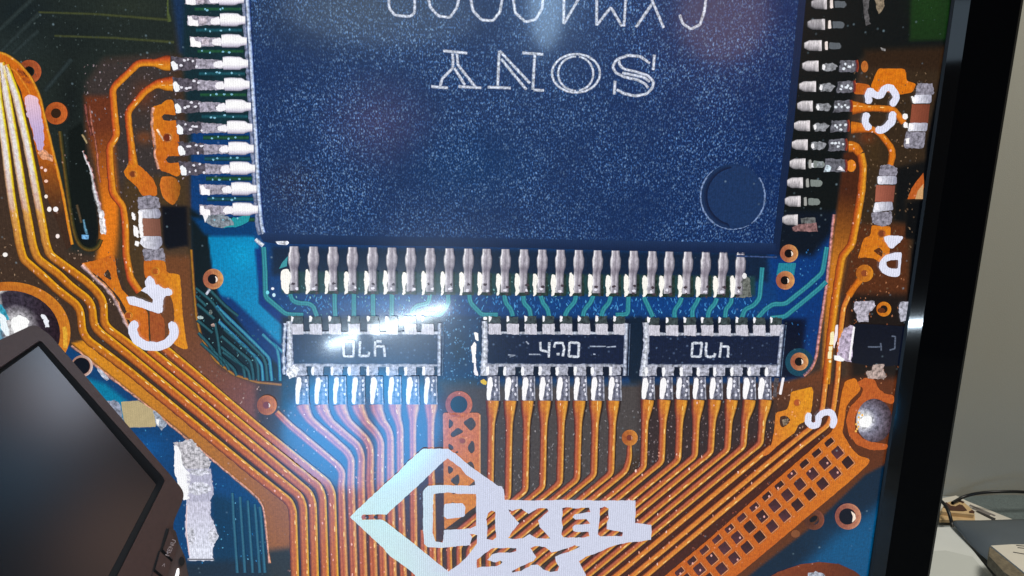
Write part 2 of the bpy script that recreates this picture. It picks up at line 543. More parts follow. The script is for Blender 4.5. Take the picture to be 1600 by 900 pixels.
    area([(1350, 78), (1520, 70), (1480, 130), (1400, 105), (1350, 110)], (46, 30, 17), 8)
    area([(1350, 110), (1475, 110), (1462, 240), (1420, 450), (1330, 470), (1350, 240)], (52, 38, 24), 8)
    blob(1365, 235, 18, 40, (70, 50, 24), .6); blob(1355, 215, 14, 12, (130, 60, 28), .6)
    area([(1401, 262), (1450, 250), (1445, 310), (1416, 312), (1416, 350), (1396, 345)], (10, 12, 14), 6)
    area([(1306, 340), (1318, 240), (1342, 230), (1342, 330), (1325, 390), (1312, 460), (1295, 600), (1283, 600), (1292, 450)], (70, 34, 18), 3, (196, 118, 34), ((1320, 300), (1303, 410)))
    area([(1336, 350), (1420, 350), (1420, 620), (1330, 620), (1318, 450)], (84, 44, 22), 8)
    area([(1255, 590), (1290, 575), (1288, 700), (1180, 700), (1190, 600), (1225, 597)], (104, 58, 34), 4, (70, 44, 34), ((1240, 590), (1240, 650)))
    area([(1290, 600), (1420, 560), (1400, 760), (1330, 740), (1290, 690)], (92, 46, 24), 7)
    area([(1325, 460), (1420, 460), (1418, 590), (1330, 590)], (28, 20, 18), 8)
    # warm gaps between the copper tracks, lower half
    area([(690, 600), (1010, 600), (1010, 700), (900, 790), (690, 790)], (74, 68, 68), 12)
    area([(1000, 600), (1205, 600), (1215, 680), (1000, 790)], (54, 42, 44), 10)
    area([(960, 780), (1200, 680), (1330, 680), (1300, 720), (1050, 960), (850, 960)], (68, 30, 24), 14)
    area([(1195, 770), (1320, 660), (1200, 780), (1055, 905), (1020, 960), (965, 960)], (64, 36, 34), 5)
    area([(455, 620), (700, 620), (700, 960), (455, 960)], (72, 48, 48), 14)
    # bottom right: blue board past the edge of the film
    area([(1430, 700), (1352, 742), (1270, 815), (1200, 872), (1100, 962), (1520, 962), (1520, 700)], (5, 34, 58), 2.5)
    area([(1410, 760), (1300, 845), (1225, 905), (1200, 962), (1400, 962)], (2, 78, 124), 14)
    blob(1330, 850, 60, 40, (0, 84, 132), .6)
    area([(1362, 722), (1345, 748), (1270, 822), (1200, 876), (1150, 915), (1120, 915), (1200, 855), (1330, 745)], (92, 48, 26), 2)
    # bottom left: blue board past the edge of the film
    low = [(-60, 560), (108, 540), (160, 578), (216, 622), (300, 690), (404, 776), (412, 792), (420, 875), (420, 962), (-60, 962)]
    area(low, (10, 62, 112), 2)
    area([(135, 590), (165, 600), (215, 640), (210, 665), (175, 650), (150, 630)], (0, 120, 158), 5)
    blob(225, 700, 40, 25, (6, 84, 150), .8); blob(350, 760, 40, 40, (14, 66, 120), .6)
    area([(330, 770), (420, 800), (420, 905), (330, 905)], (12, 52, 84), 10)
    area([(280, 878), (520, 870), (520, 962), (280, 962)], (26, 40, 56), 9)
    area([(412, 868), (465, 862), (465, 962), (412, 962)], (32, 40, 46), 7)
    # wide copper band along the film's lower left edge
    area([(112, 536), (140, 530), (200, 585), (400, 748), (452, 788), (458, 860), (420, 864), (411, 788), (300, 688), (215, 620), (160, 576)],
         (214, 138, 30), 2, (150, 92, 44), ((150, 560), (430, 800)))
    area([(418, 860), (462, 855), (465, 905), (420, 905)], (46, 46, 44), 8)
    # black border of the displayed picture
    area([(1489, -50), (1481, 65), (1447, 225), (1443, 312), (1417, 316), (1414, 372), (1428, 374), (1424, 398), (1419, 450), (1411, 560), (1389, 700),
          (1372, 800), (1356, 905), (1348, 962), (1530, 962), (1530, -50)], (4, 6, 9), 2.5)
    h, w = X.shape
    pts = [P(a, b, 0) for a, b in zip(X.ravel(), Y.ravel())]
    for p in pts:
        p.x = min(max(p.x, -0.36), PANEL_R); p.z = max(p.z, 0.1285)
    pic = Pic(); pic.v = pts
    c = col.reshape(-1, 3) / 255
    c = np.where(c <= 0.04045, c / 12.92, ((c + 0.055) / 1.055) ** 2.4)
    pic.c = c.tolist()
    ii = np.arange((h - 1) * (w - 1)); r = ii // (w - 1); q = ii % (w - 1)
    a = r * w + q
    pic.f = np.stack([a, a + 1, a + 1 + w, a + w], 1).tolist()
    pic.mi = [0] * len(pic.f); pic.mats = ['board']
    return pic


SCREEN = part(paint(), 'screen', 'screen surface with the blue board and brown film of the displayed picture')

# ---- cross-section tones of the tracks, light from the right and shadow painted in
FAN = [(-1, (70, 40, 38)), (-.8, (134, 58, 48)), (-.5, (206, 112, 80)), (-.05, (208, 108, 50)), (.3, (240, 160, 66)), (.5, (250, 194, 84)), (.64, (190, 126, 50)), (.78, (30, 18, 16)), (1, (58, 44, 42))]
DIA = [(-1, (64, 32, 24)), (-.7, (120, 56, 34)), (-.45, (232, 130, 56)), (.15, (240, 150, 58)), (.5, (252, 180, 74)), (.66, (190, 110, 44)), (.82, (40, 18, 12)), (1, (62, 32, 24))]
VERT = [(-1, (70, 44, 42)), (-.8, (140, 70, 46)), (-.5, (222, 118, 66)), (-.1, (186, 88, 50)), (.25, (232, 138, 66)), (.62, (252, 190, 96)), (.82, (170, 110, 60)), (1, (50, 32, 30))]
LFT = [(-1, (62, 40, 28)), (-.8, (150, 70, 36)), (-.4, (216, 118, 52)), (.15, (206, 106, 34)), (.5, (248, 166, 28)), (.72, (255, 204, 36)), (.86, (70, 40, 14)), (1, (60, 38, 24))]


HOT = [(-1, (96, 66, 30)), (-.8, (226, 190, 150)), (-.4, (255, 250, 250)), (.15, (255, 252, 244)), (.5, (255, 240, 70)), (.72, (244, 214, 10)), (.86, (140, 96, 10)), (1, (84, 58, 24))]  # glare of the over-bright copper, painted as a white core


def hotw(x, y): return max(0.0, min(1.0, (430 - y) / 170.0)) * max(0, min(1, (110 - x) / 30))


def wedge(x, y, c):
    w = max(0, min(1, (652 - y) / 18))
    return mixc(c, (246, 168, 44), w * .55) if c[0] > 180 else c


def gold(x, y, c):
    w = max(0, min(1, (260 - x) / 120)) * .45
    l = c[0] / 250
    return mixc(c, (255 * l, 176 * l, 26 * l), w) if c[0] > 120 and y > 330 else c


def hot(x, y, c):
    w = max(0.0, min(1.0, (395 - y) / 130.0)) * max(0, min(1, (90 - x) / 30))
    l = (c[0] + c[1]) / 2
    return mixc(c, (255, 252, 236) if l > 130 else (214, 176, 22), w * 0.92)


def warm(x, y, c):
    w = max(0, min(1, (170 - x) / 60)) * max(0, min(1, (560 - y) / 100))
    return mixc(c, (c[0] * 1.1, c[1] * 1.15 + 10, c[2] * .6), w)


# ---- tracks
RN = random.Random(11)


def track(pts, w, prof=FAN, layer=2, mat='copper', label=None, beads=True, **k):
    p = Pic().rib(pts, w, prof, layer, mat, wob=.55, step=5, **k)
    if beads:                      # small bright grains along the dull side
        q = dens(pts, False, 16)
        for i, (x, y) in enumerate(q[:-1]):
            if RN.random() > .22 or y > 915: continue
            dx, dy = q[i + 1][0] - x, q[i + 1][1] - y; d = math.hypot(dx, dy) + 1e-9
            o = -RN.uniform(1.5, 5.0)
            t = RN.random()
            cx, cy = x + dx * t + dy / d * o, y + dy * t - dx / d * o
            c = mixc((255, 214, 200), (214, 130, 100), RN.random())
            p.ell(cx, cy, RN.uniform(.7, 1.4), RN.uniform(1.0, 2.4), c, layer + .5, 'plain', wob=.4, n=7)
        for i, (x, y) in enumerate(q[:-1]):       # short broken glints along the lit shoulder
            if RN.random() > .45 or y > 915: continue
            dx, dy = q[i + 1][0] - x, q[i + 1][1] - y; d = math.hypot(dx, dy) + 1e-9
            ww = w if not isinstance(w, (list, tuple)) else w[-2]
            o = ww * RN.uniform(.12, .22); ln = RN.uniform(3, 9)
            ax, ay = x + dy / d * o, y - dx / d * o
            hi = (255, 226, 150) if y > 600 or x > 300 else (255, 240, 170)
            p.rib([(ax, ay), (ax + dx / d * ln, ay + dy / d * ln)], RN.uniform(1.4, 2.4), [(-1, mixc(hi, (240, 160, 70), .6)), (0, hi), (1, mixc(hi, (240, 160, 70), .6))], layer + .6, 'plain', cap=True, step=3)
    return part(p, 'track', label)


top8 = [1013, 1039, 1065.5, 1092, 1118, 1144, 1172, 1197]
nar8 = [1008, 1036, 1062, 1088, 1113, 1139, 1164, 1191]
bend8 = [731, 722, 719, 713, 707, 703, 698, 693]
SL = 0.83


def downleft(x0, y0, k, yend=925):
    """the slanting run; it turns upright again where its place in the bundle at the bottom begins"""
    xb = 687 + 15.2 * k; yb = y0 + (x0 - xb) * SL
    if yb < yend - 6: return [(xb, yb), (xb + 1.5, yend)]
    return [(x0 - (yend - y0) / SL, yend)]


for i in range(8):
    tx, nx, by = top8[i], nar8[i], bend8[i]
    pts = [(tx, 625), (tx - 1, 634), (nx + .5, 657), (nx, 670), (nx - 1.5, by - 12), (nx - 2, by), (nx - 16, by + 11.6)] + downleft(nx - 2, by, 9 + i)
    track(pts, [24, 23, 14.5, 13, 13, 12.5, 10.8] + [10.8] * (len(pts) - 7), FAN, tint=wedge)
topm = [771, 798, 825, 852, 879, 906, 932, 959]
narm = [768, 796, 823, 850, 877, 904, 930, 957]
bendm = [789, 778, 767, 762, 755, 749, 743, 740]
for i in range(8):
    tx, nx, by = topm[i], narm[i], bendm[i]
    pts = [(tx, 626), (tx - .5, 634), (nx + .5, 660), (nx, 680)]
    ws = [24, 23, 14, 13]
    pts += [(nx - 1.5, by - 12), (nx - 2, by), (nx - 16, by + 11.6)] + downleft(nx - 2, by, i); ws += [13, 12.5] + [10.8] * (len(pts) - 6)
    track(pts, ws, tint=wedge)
# the track that starts at the ring between the two groups
VIA = [(984, 684)]
track([(984, 696), (984, 715), (978, 736)] + downleft(978, 736, 8), [9, 11, 12] + [10.8] * len(downleft(978, 736, 8)))
# tracks that come from the upper right and join the slanting run
track([(1205, 698), (1150, 744), (1008 - 30, 887), (930, 925)], 11, DIA, mat='copperd')
track([(1291, 590), (1285, 640), (1278, 660), (1262, 672), (1200, 723), (1040, 857), (957, 925)], 11, DIA, mat='copperd')
track([(1333, 447), (1318, 480), (1313, 520), (1309, 590), (1302, 640), (1294, 664), (1255, 694), (1188, 750), (1040, 874), (980, 925)], 11, DIA, mat='copperd')
track([(1345, 240), (1349, 262), (1346, 300), (1337, 352), (1331, 382), (1315, 402), (1306, 460), (1297, 530), (1291, 600)], 13,
      [(-1, (110, 50, 24)), (-.6, (196, 90, 34)), (-.1, (228, 126, 34)), (.5, (250, 176, 44)), (.8, (214, 140, 40)), (1, (60, 36, 18))], mat='copperd')
# tracks of the left group
lg = [
    ([(432, 644), (452, 664), (527, 727), (535, 738), (533, 755), (536, 850), (539, 925)], [10, 12, 12, 13, 13, 14, 14]),
    ([(473, 632), (475, 640), (484, 656), (541, 705), (549, 718), (548, 750), (551, 830), (554, 925)], [24, 22, 15, 13, 13, 14, 14, 14]),
    ([(502, 632), (504, 641), (515, 659), (559, 696), (565, 712), (564, 750), (566, 830), (569, 925)], [24, 22, 15, 13, 13, 14, 14, 14]),
    ([(531, 632), (533, 641), (544, 660), (572, 686), (579, 701), (578, 750), (582, 830), (585, 925)], [24, 22, 15, 13, 13, 14, 14, 14]),
    ([(559, 632), (561, 641), (571, 659), (588, 677), (595, 690), (594, 750), (597, 830), (600, 925)], [24, 22, 15, 13, 13, 14, 14, 14]),
    ([(588, 632), (589, 641), (598, 660), (606, 669), (610, 683), (610, 750), (612, 830), (615, 925)], [24, 22, 15, 13, 13, 14, 14, 14]),
    ([(617, 632), (617, 640), (621, 655), (625, 668), (625.5, 750), (629, 850), (631, 925)], [24, 22, 14, 13, 13, 13, 13]),
    ([(645, 632), (645, 640), (645, 658), (645, 690), (646, 780), (648, 925)], [24, 22, 13, 12, 13, 13]),
    ([(673, 632), (673, 640), (673, 658), (673, 690), (675, 780), (677, 925)], [24, 22, 13, 12, 13, 13]),
    ([(662, 828), (663, 925)], [12, 12]),
]
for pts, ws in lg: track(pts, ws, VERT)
# five long tracks that come down from the upper left
T1 = [(-6, 100), (-3, 150), (8, 225), (17, 300), (22, 333), (31, 383), (37, 405), (67, 431), (88, 451), (119, 475), (126, 487), (129, 518), (137, 531), (200, 578), (400, 742), (452, 783), (458, 797), (462, 925)]
T2 = [(1, 98), (11, 150), (24, 225), (36, 300), (44, 342), (52, 385), (59, 404), (90, 427), (112, 448), (137, 467), (144, 479), (147, 508), (156, 519), (200, 554), (400, 720), (468, 775), (474, 790), (478, 925)]
T3 = [(8, 102), (26, 150), (43, 225), (57, 300), (65, 342), (72, 380), (78, 398), (133, 438), (147, 451), (158, 464), (162, 475), (163, 504), (170, 514), (200, 536), (400, 700), (483, 770), (489, 786), (493, 925)]
track(T1, 14.5, LFT, prof2=HOT, blend=hotw, tint=gold, label='leftmost of the five long orange tracks, over-bright at its top')
track(T2, 14.5, LFT, prof2=HOT, blend=hotw, tint=gold)
track(T3, 14.5, LFT, prof2=HOT, blend=hotw, tint=gold)
track([(233, 546), (300, 599), (400, 682), (498, 760), (504, 776), (509, 925)], 14.5, LFT)
track([(256, 543), (300, 580), (400, 665), (512, 755), (519, 771), (524, 925)], 14.5, LFT)
# pale cut edges of the film
part(Pic().rib([(112, 540), (160, 580), (215, 622), (300, 692), (402, 777), (412, 793), (417, 840), (421, 880)], 4, [(-1, (60, 50, 60)), (0, (236, 176, 158)), (1, (190, 120, 50))], 2, 'solder', wob=.8), 'film_edge')
part(Pic().rib([(299, 390), (303, 450), (307, 495), (315, 528), (335, 562), (365, 585), (400, 597), (440, 601)], 5, [(-1, (60, 40, 24)), (-.2, (196, 138, 36)), (.4, (150, 100, 40)), (1, (14, 30, 30))], 2, 'copper', wob=.3), 'film_edge')
part(Pic().rib([(1303, 335), (1299, 372), (1291, 450), (1283, 503), (1275, 560), (1268, 576), (1256, 587)], 5.5, [(-1, (16, 30, 60)), (-.1, (226, 160, 166)), (.5, (214, 140, 120)), (1, (150, 94, 30))], 2, 'solder', wob=.3), 'film_edge')
part(Pic().rib([(94, 205), (101, 262), (108, 315), (114, 352), (120, 376), (130, 388), (143, 391), (153, 386), (158, 374)], 7.5, [(-1, (52, 38, 24)), (-.3, (118, 92, 36)), (.3, (66, 66, 34)), (1, (13, 20, 18))], 2, 'copper', wob=.4, lim=9), 'film_edge', 'olive rim of the dark rounded slot')


# ---- broad copper areas, upper left
def cuc(x, y):
    return mixc((236, 140, 30), (222, 118, 34), 0.5 + 0.5 * math.sin(x * .05 + y * .03))


pc = Pic()
pc.poly([(-20, 76), (10, 84), (30, 98), (50, 122), (63, 150), (76, 205), (90, 262), (99, 300), (106, 345), (112, 385), (104, 390), (90, 350), (70, 300), (50, 205), (32, 140), (12, 104), (-20, 92)], lambda x, y: mixc((226, 118, 26), (70, 48, 34), (y - 220) / 120), 1, 'copper', wob=.4)
pc.rib([(-20, 78), (10, 85), (30, 99), (49, 122), (62, 150), (75, 205), (89, 262), (98, 300), (106, 345), (113, 382)], 5, [(-1, (226, 120, 26)), (.2, (250, 176, 50)), (1, (40, 34, 24))], 2, 'copper', wob=.3)
pc.rib([(-20, 92), (8, 100), (25, 112), (44, 140), (56, 172)], 4, [(-1, (214, 110, 26)), (0, (250, 160, 50)), (1, (206, 104, 26))], 2, 'copper')
part(pc, 'copper_area', 'curved orange copper band at the left with a pale worn patch')
part(Pic().poly([(38, 148), (58, 150), (66, 185), (69, 220), (66, 236), (62, 238), (54, 222), (50, 200), (42, 180)], lambda x, y: mixc((236, 196, 208), (190, 170, 214), (y - 150) / 60), 3, 'silk', rnd=6, wob=1.2)
     .poly([(58, 238), (66, 232), (82, 244), (82, 252), (72, 250), (64, 248)], (240, 170, 130), 3, 'solder', wob=1)
     , 'worn_patch')
part(Pic().ell(72, 283, 3, 2.4, (255, 210, 190), 3).ell(71, 266, 2.4, 2.6, (255, 220, 210), 3).ell(65, 262, 2, 2, (240, 200, 190), 3)
     .ell(77, 327, 3.4, 4, (255, 245, 240), 3).ell(87, 327, 4, 4, (255, 250, 250), 3).ell(72, 307, 2.6, 3, (255, 240, 230), 3)
     .ell(90, 369, 3, 3.4, (255, 240, 235), 3).ell(8, 398, 3.8, 3.4, (255, 250, 245), 3), 'bright_grain', kind='stuff')
part(Pic().rib([(140, 165), (143, 195), (148, 215), (152, 240), (153, 265), (157, 285)], 3.4, [(-1, (70, 34, 26)), (0, (196, 120, 100)), (1, (110, 54, 34))], 3, 'solder', wob=1)
     .rib([(133, 163), (136, 185), (143, 212)], 4, [(-1, (60, 34, 34)), (0, (150, 84, 74)), (1, (70, 36, 26))], 3, 'solder', wob=1)
     .rib([(128, 210), (136, 224)], 4, [(-1, (60, 54, 40)), (0, (200, 176, 130)), (1, (60, 50, 30))], 3, 'solder', wob=.5)
     .rib([(129, 236), (134, 250), (141, 262), (144, 275), (147, 292), (151, 308), (155, 322), (158, 340), (162, 365)], [2, 4, 5, 4, 6, 7, 7, 7, 5],
          [(-1, (30, 30, 28)), (-.3, (246, 246, 250)), (.3, (214, 200, 210)), (1, (180, 90, 60))], 3, 'solder', wob=1.6, step=4)  # white highlights on the slot's rim, painted
     .poly([(154, 330), (161, 328), (165, 352), (166, 366), (158, 366)], (250, 246, 250), 4, 'solder', wob=1)
     .rib([(120, 320), (124, 335), (127, 348)], 5, [(-1, (20, 24, 20)), (0, (92, 74, 52)), (1, (24, 28, 22))], 3, 'board')
     .rib([(131, 343), (133, 356), (136, 366)], 5, [(-1, (10, 20, 26)), (0, (120, 180, 214)), (1, (10, 20, 26))], 3, 'solder', wob=1)
     .poly([(128, 367), (139, 367), (139, 373), (128, 374)], (120, 180, 230), 3, 'solder', wob=.8), 'slot_edge')
LAP = [(-1, (90, 44, 24)), (-.6, (214, 92, 44)), (-.1, (232, 128, 36)), (.5, (250, 164, 40)), (.8, (216, 136, 36)), (1, (40, 28, 18))]
track([(266, 99), (255, 99), (243, 98), (217, 98), (176, 138), (177, 160), (182, 213), (171, 229), (173, 270), (176, 301), (184, 312), (192, 322), (196, 350), (197, 400), (204, 436), (218, 456)],
      [25, 24, 12, 12, 12, 12, 13, 12, 12, 13, 12, 12, 12, 12, 13, 13], LAP)
track([(270, 131), (258, 131), (244, 131), (226, 143), (200, 174), (201, 195), (206, 235), (208, 258)], [25, 22, 12, 12, 11, 11, 12, 16], LAP)
pc = Pic()
pc.poly([(202, 250), (213, 255), (226, 266), (238, 278), (245, 292), (246, 306), (222, 306), (214, 292), (196, 276), (193, 268), (198, 262)], cuc, 2, 'copper', rnd=4, wob=.4)
part(pc, 'copper_pad')
pc = Pic()
pc.poly([(240, 166), (252, 163), (260, 156), (270, 156), (275, 180), (256, 178), (252, 183), (257, 189), (276, 188), (280, 222), (283, 244), (263, 244), (258, 249), (263, 255), (284, 253), (282, 273), (276, 276), (262, 270), (250, 266), (243, 250), (240, 232), (236, 205), (235, 178)],
        cuc, 2, 'copper', rnd=3, wob=.5)
pc.rib([(240, 168), (237, 180), (238, 200), (242, 225), (242, 245), (248, 264)], 5, [(-1, (120, 60, 50)), (0, (246, 190, 170)), (1, (236, 140, 50))], 3, 'solder', wob=1)
pc.rib([(245, 202), (250, 210), (256, 220)], 4, [(-1, (236, 150, 60)), (0, (255, 236, 214)), (1, (236, 140, 40))], 3, 'solder', wob=.8)
part(pc, 'copper_pad', 'slotted orange copper pad left of the chip pins')
part(Pic().poly([(250, 275), (272, 276), (282, 288), (281, 305), (272, 322), (258, 314), (250, 298)], lambda x, y: mixc((236, 132, 44), (150, 92, 24), (x - 262) / 22), 2, 'copper', rnd=9, wob=.6), 'copper_pad', 'round blurred orange pad below the slotted one')
part(Pic().poly([(126, 412), (140, 409), (158, 404), (176, 397), (180, 404), (183, 430), (190, 452), (200, 462), (222, 478), (231, 488), (233, 536), (214, 530), (204, 505), (196, 482), (184, 462), (160, 436)],
                cuc, 1, 'copper', rnd=4, wob=.5, holes=[[(168, 420), (173, 427), (174, 439), (161, 430)]])
     .rib([(128, 414), (150, 436), (172, 456), (184, 476), (194, 500), (206, 522)], 7, [(-1, (70, 56, 50)), (0, (226, 190, 190)), (1, (232, 150, 60))], 2, 'solder', wob=1.6), 'copper_pad', 'orange copper area with a triangular gap, lower left of the capacitor')
part(Pic().poly([(224, 406), (258, 407), (261, 427), (281, 428), (283, 452), (286, 500), (292, 536), (294, 545), (286, 546), (272, 538), (262, 520), (273, 500), (270, 470), (262, 455), (240, 446), (226, 432)],
                lambda x, y: mixc((246, 160, 30), (216, 116, 34), (282 - x) / 40), 1, 'copper', rnd=5, wob=.5), 'copper_pad')
part(Pic().poly([(233, 478), (250, 490), (257, 500), (257, 540), (236, 540), (234, 500)], (176, 92, 42), 1, 'copper', wob=.4), 'copper_pad')
for (a, b) in (((150, 22), (262, 31)), ((175, 59), (272, 66))):
    part(Pic().rib([(a[0] - 90, a[1] - 3), a, b], [4, 5, 6], [(-1, (32, 40, 36)), (0, (68, 74, 42)), (1, (32, 40, 34))], 1, 'board', wob=.3), 'track')
part(Pic().rib([(262, -10), (262, 20), (265, 34)], [3, 5, 8], [(-1, (34, 44, 38)), (0, (84, 96, 50)), (1, (30, 44, 44))], 1, 'board', wob=.6), 'track')
for a, b in (((-10, 55), (55, -6)), ((0, 82), (62, 20)), ((20, 84), (60, 48)), ((70, 142), (112, 92))):
    part(Pic().rib([a, b], 8, [(-1, (28, 37, 37)), (0, (42, 53, 54)), (1, (28, 36, 36))], 1, 'board', lim=1), 'track')

# ---- copper, right
part(Pic().poly([(1372, 107), (1412, 107), (1416, 112), (1416, 126), (1432, 131), (1426, 144), (1408, 148), (1396, 146), (1386, 143), (1372, 148), (1360, 136)], (238, 132, 20), 1, 'copper', rnd=4, wob=.3), 'copper_pad', 'flat orange pad above the white 3')
RTR = [(-1, (120, 60, 24)), (-.5, (232, 124, 30)), (.3, (240, 140, 30)), (.8, (216, 124, 30)), (1, (50, 32, 18))]

part(Pic().poly([(1337, 129), (1358, 132), (1362, 140), (1356, 148), (1334, 147)], (206, 106, 30), 2, 'copper', rnd=4), 'copper_pad')
track([(1332, 168), (1342, 168), (1356, 169), (1394, 170), (1402, 178), (1412, 192)], [22, 18, 11, 11, 11, 11], RTR)
track([(1330, 199), (1340, 199), (1366, 202), (1380, 214), (1393, 231), (1395, 244), (1391, 258)], [20, 18, 9, 10, 11, 11, 10], RTR)
track([(1326, 229), (1336, 229), (1344, 240)], [19, 17, 13], RTR)
part(Pic().ell(1351, 104, 5.5, 9, (206, 120, 50), 2, 'copper'), 'copper_pad')
part(Pic().ell(1330, 259, 7.5, 9.5, (244, 146, 40), 2, 'copper'), 'copper_pad')
part(Pic().poly([(1362, 352), (1392, 354), (1390, 392), (1388, 408), (1378, 412), (1366, 404), (1352, 402), (1340, 404), (1350, 372), (1360, 368)], cuc, 1, 'copper', rnd=3, wob=.4,
                holes=[[(1364, 392), (1374, 386), (1380, 394), (1378, 402)]]), 'copper_pad')
part(Pic().ell(1438, 290, 0.1, 0.1, (0, 0, 0), 1).poly([(1443, 270), (1444, 292), (1437, 311), (1418, 311), (1424, 295), (1433, 282)], (206, 104, 40), 2, 'copper', wob=.3)
     .poly([(1443, 287), (1442, 311), (1430, 311), (1434, 298)], (206, 160, 110), 3, 'plain'), 'copper_ring')
part(Pic().poly([(1236, 612), (1246, 610), (1262, 606), (1269, 604), (1271, 612), (1268, 641), (1262, 656), (1247, 664), (1242, 676), (1220, 692), (1198, 712), (1190, 712), (1205, 696), (1210, 672), (1212, 645), (1230, 640), (1234, 628)],
                lambda x, y: mixc((248, 166, 34), (232, 132, 50), (1250 - x) / 50), 3, 'copper', rnd=4, wob=.3, holes=[[(1219, 650), (1228, 649), (1236, 656), (1230, 664), (1222, 669), (1218, 662)]])
     .poly([(1222, 656), (1232, 654), (1230, 663), (1224, 665)], (150, 130, 110), 3, 'solder', wob=.6), 'copper_pad', 'orange pad with a six-sided hole, left of the white 5')
part(Pic().poly([(1320, 596), (1336, 590), (1345, 606), (1343, 612), (1330, 624), (1322, 636), (1318, 668), (1316, 676), (1330, 700), (1342, 712), (1360, 718), (1356, 726), (1328, 752), (1180, 876), (1120, 925), (1012, 925), (1040, 899), (1107, 843), (1215, 748), (1298, 676), (1308, 660), (1314, 620)],
                lambda x, y: mixc((216, 110, 32), (232, 132, 36), (x - 1200) / 120), 3, 'copperd', rnd=4, wob=.3), 'copper_mesh', 'orange copper strip with rows of square gaps along the lower right')
u = (-.76, .65); v_ = (.62, .78)


def gap(cx, cy, a, b, sd):
    c = []
    for s1, s2 in ((-1, -1), (1, -1), (1, 1), (-1, 1)):
        c.append((cx + s1 * a * u[0] + s2 * b * v_[0], cy + s1 * a * u[1] + s2 * b * v_[1]))
    k = 1 + 0.25 * hash1(sd, 5)
    col = (56 * k, 30 * k, 36 * k)
    pg = Pic().poly(c, lambda x, y: mixc(col, (col[0] * 1.3, col[1] * 1.3, col[2] * 1.3), (y - cy) / 12 + .3), 4, 'board', rnd=2.5, wob=.35)
    pg.rib([c[0], c[3], c[2]], 2.0, [(-1, (230, 130, 60)), (0, (250, 176, 120)), (1, (60, 30, 30))], 5, 'copperd', lim=2)
    if hash1(sd, 3) > .2: pg.ell(cx + 5 * hash1(sd, 1), cy + 5 * hash1(sd, 2), 1.5, 1.9, (230, 170, 160), 5, 'silk')
    part(pg, 'gap')


for k in range(13):
    gap(1296 - 19.5 * k, 691 + 16.85 * k, 7.8, 4.7, k)
    gap(1309 - 19.6 * k, 707 + 16.6 * k, 8.0, 8.3, k + 20)
    gap(1325 - 19.7 * k, 722.5 + 16.6 * k, 8.0, 8.1, k + 40)
# copper round the right solder ball
part(Pic().poly([(1335, 600), (1352, 590), (1366, 592), (1372, 606), (1380, 614), (1398, 618), (1396, 632), (1366, 624), (1346, 634), (1336, 650), (1336, 672), (1348, 686), (1370, 692), (1388, 694), (1386, 702), (1364, 704), (1340, 696), (1326, 680), (1322, 656), (1328, 636), (1344, 620), (1350, 606)],
                (206, 104, 42), 2, 'copper', rnd=5, wob=.5), 'copper_ring')


# ---- through-holes
def via(cx, cy, ro, ri, cin=(206, 120, 84), cout=(250, 190, 110), hole=(14, 8, 12), hl=(250, 232, 214), layer=5, asp=1.0, name='through_hole', label=None):
    p = Pic().ell(cx, cy, ro * .97, ro * .97 * asp, (110, 60, 44), layer, 'copper').ring(cx, cy, ri, ro, mixc(cin, (90, 50, 40), .25), cout, layer + 1, 'copper', asp=asp)
    p.ell(cx - ri * .1, cy, ri * 1.02, ri * 1.02 * asp, hole, layer + 2, 'plain')
    if hl:  # painted highlight inside the hole's right side
        p.poly([(cx + ri * .35, cy - ri * .7), (cx + ri * .9, cy - ri * .3), (cx + ri * 1.0, cy + ri * .3), (cx + ri * .5, cy + ri * .8), (cx + ri * .62, cy)], hl, layer + 3, 'plain', rnd=2)
    return part(p, name, label)


via(417, 633, 15.5, 5.5, (190, 98, 30), (244, 150, 40), (120, 50, 40))
via(984, 684, 12.5, 4.5, (220, 120, 50), (246, 170, 70), (120, 56, 44), (214, 150, 120))
via(333, 436, 16, 7.5, hl=(255, 240, 226))
via(1233, 396, 14, 6.5); via(1227, 438, 14.5, 6.5); via(1249, 565, 14, 6.5)
via(1325, 807, 20.5, 12.5, (176, 100, 84), (236, 170, 130), (2, 8, 30))
part(Pic().ring(1272, 812, 8, 16, (90, 50, 36), (150, 84, 60), 2).ell(1271, 811, 7, 4, (6, 10, 24), 3, rot=-.6).ell(1243, 834, 7, 6, (130, 76, 44), 2), 'through_hole', 'half-covered dark hole at the film edge')
via(88, 177, 17.5, 7.5, (206, 98, 34), (232, 120, 50), (50, 30, 16), None)
part(Pic().ring(46, 112, 8, 18.5, (150, 70, 36), (206, 108, 60), 1).ell(44, 112, 8, 9, (14, 16, 14), 1), 'through_hole', 'partly hidden ring beside the curved orange band')
via(208, 272, 6.5, 4.5, (226, 130, 40), (250, 170, 60), (120, 58, 30), (230, 140, 60))
via(262, 215, 7.5, 5.5, (200, 100, 40), (240, 180, 90), (110, 44, 26), (236, 180, 150))
via(201, 493, 6.5, 4.5, (236, 140, 40), (250, 180, 60), (160, 76, 30), (244, 150, 60))
via(243, 424, 6.5, 4.5, (240, 150, 36), (250, 180, 60), (170, 84, 26), (230, 130, 50))
via(1378, 365, 7, 5, (220, 124, 36), (240, 150, 50), (120, 60, 34), (180, 90, 50))
part(Pic().rib([(1344, 437), (1334, 450), (1326, 462)], [12, 10, 12], RTR, 3), 'track')
via(1351, 427, 13.5, 5, (226, 130, 34), (246, 160, 40), (140, 70, 36), (236, 150, 70))
via(1246, 629, 6, 4.5, (230, 130, 40), (250, 170, 50), (176, 84, 40), (240, 170, 80))
part(Pic().ring(1381, 483, 6, 11.5, (216, 120, 30), (246, 160, 40), 4).ell(1377, 485, 6, 4, (90, 44, 20), 5), 'through_hole')
via(128, 572, 17, 13, (200, 150, 130), (255, 236, 226), (6, 10, 24), None)
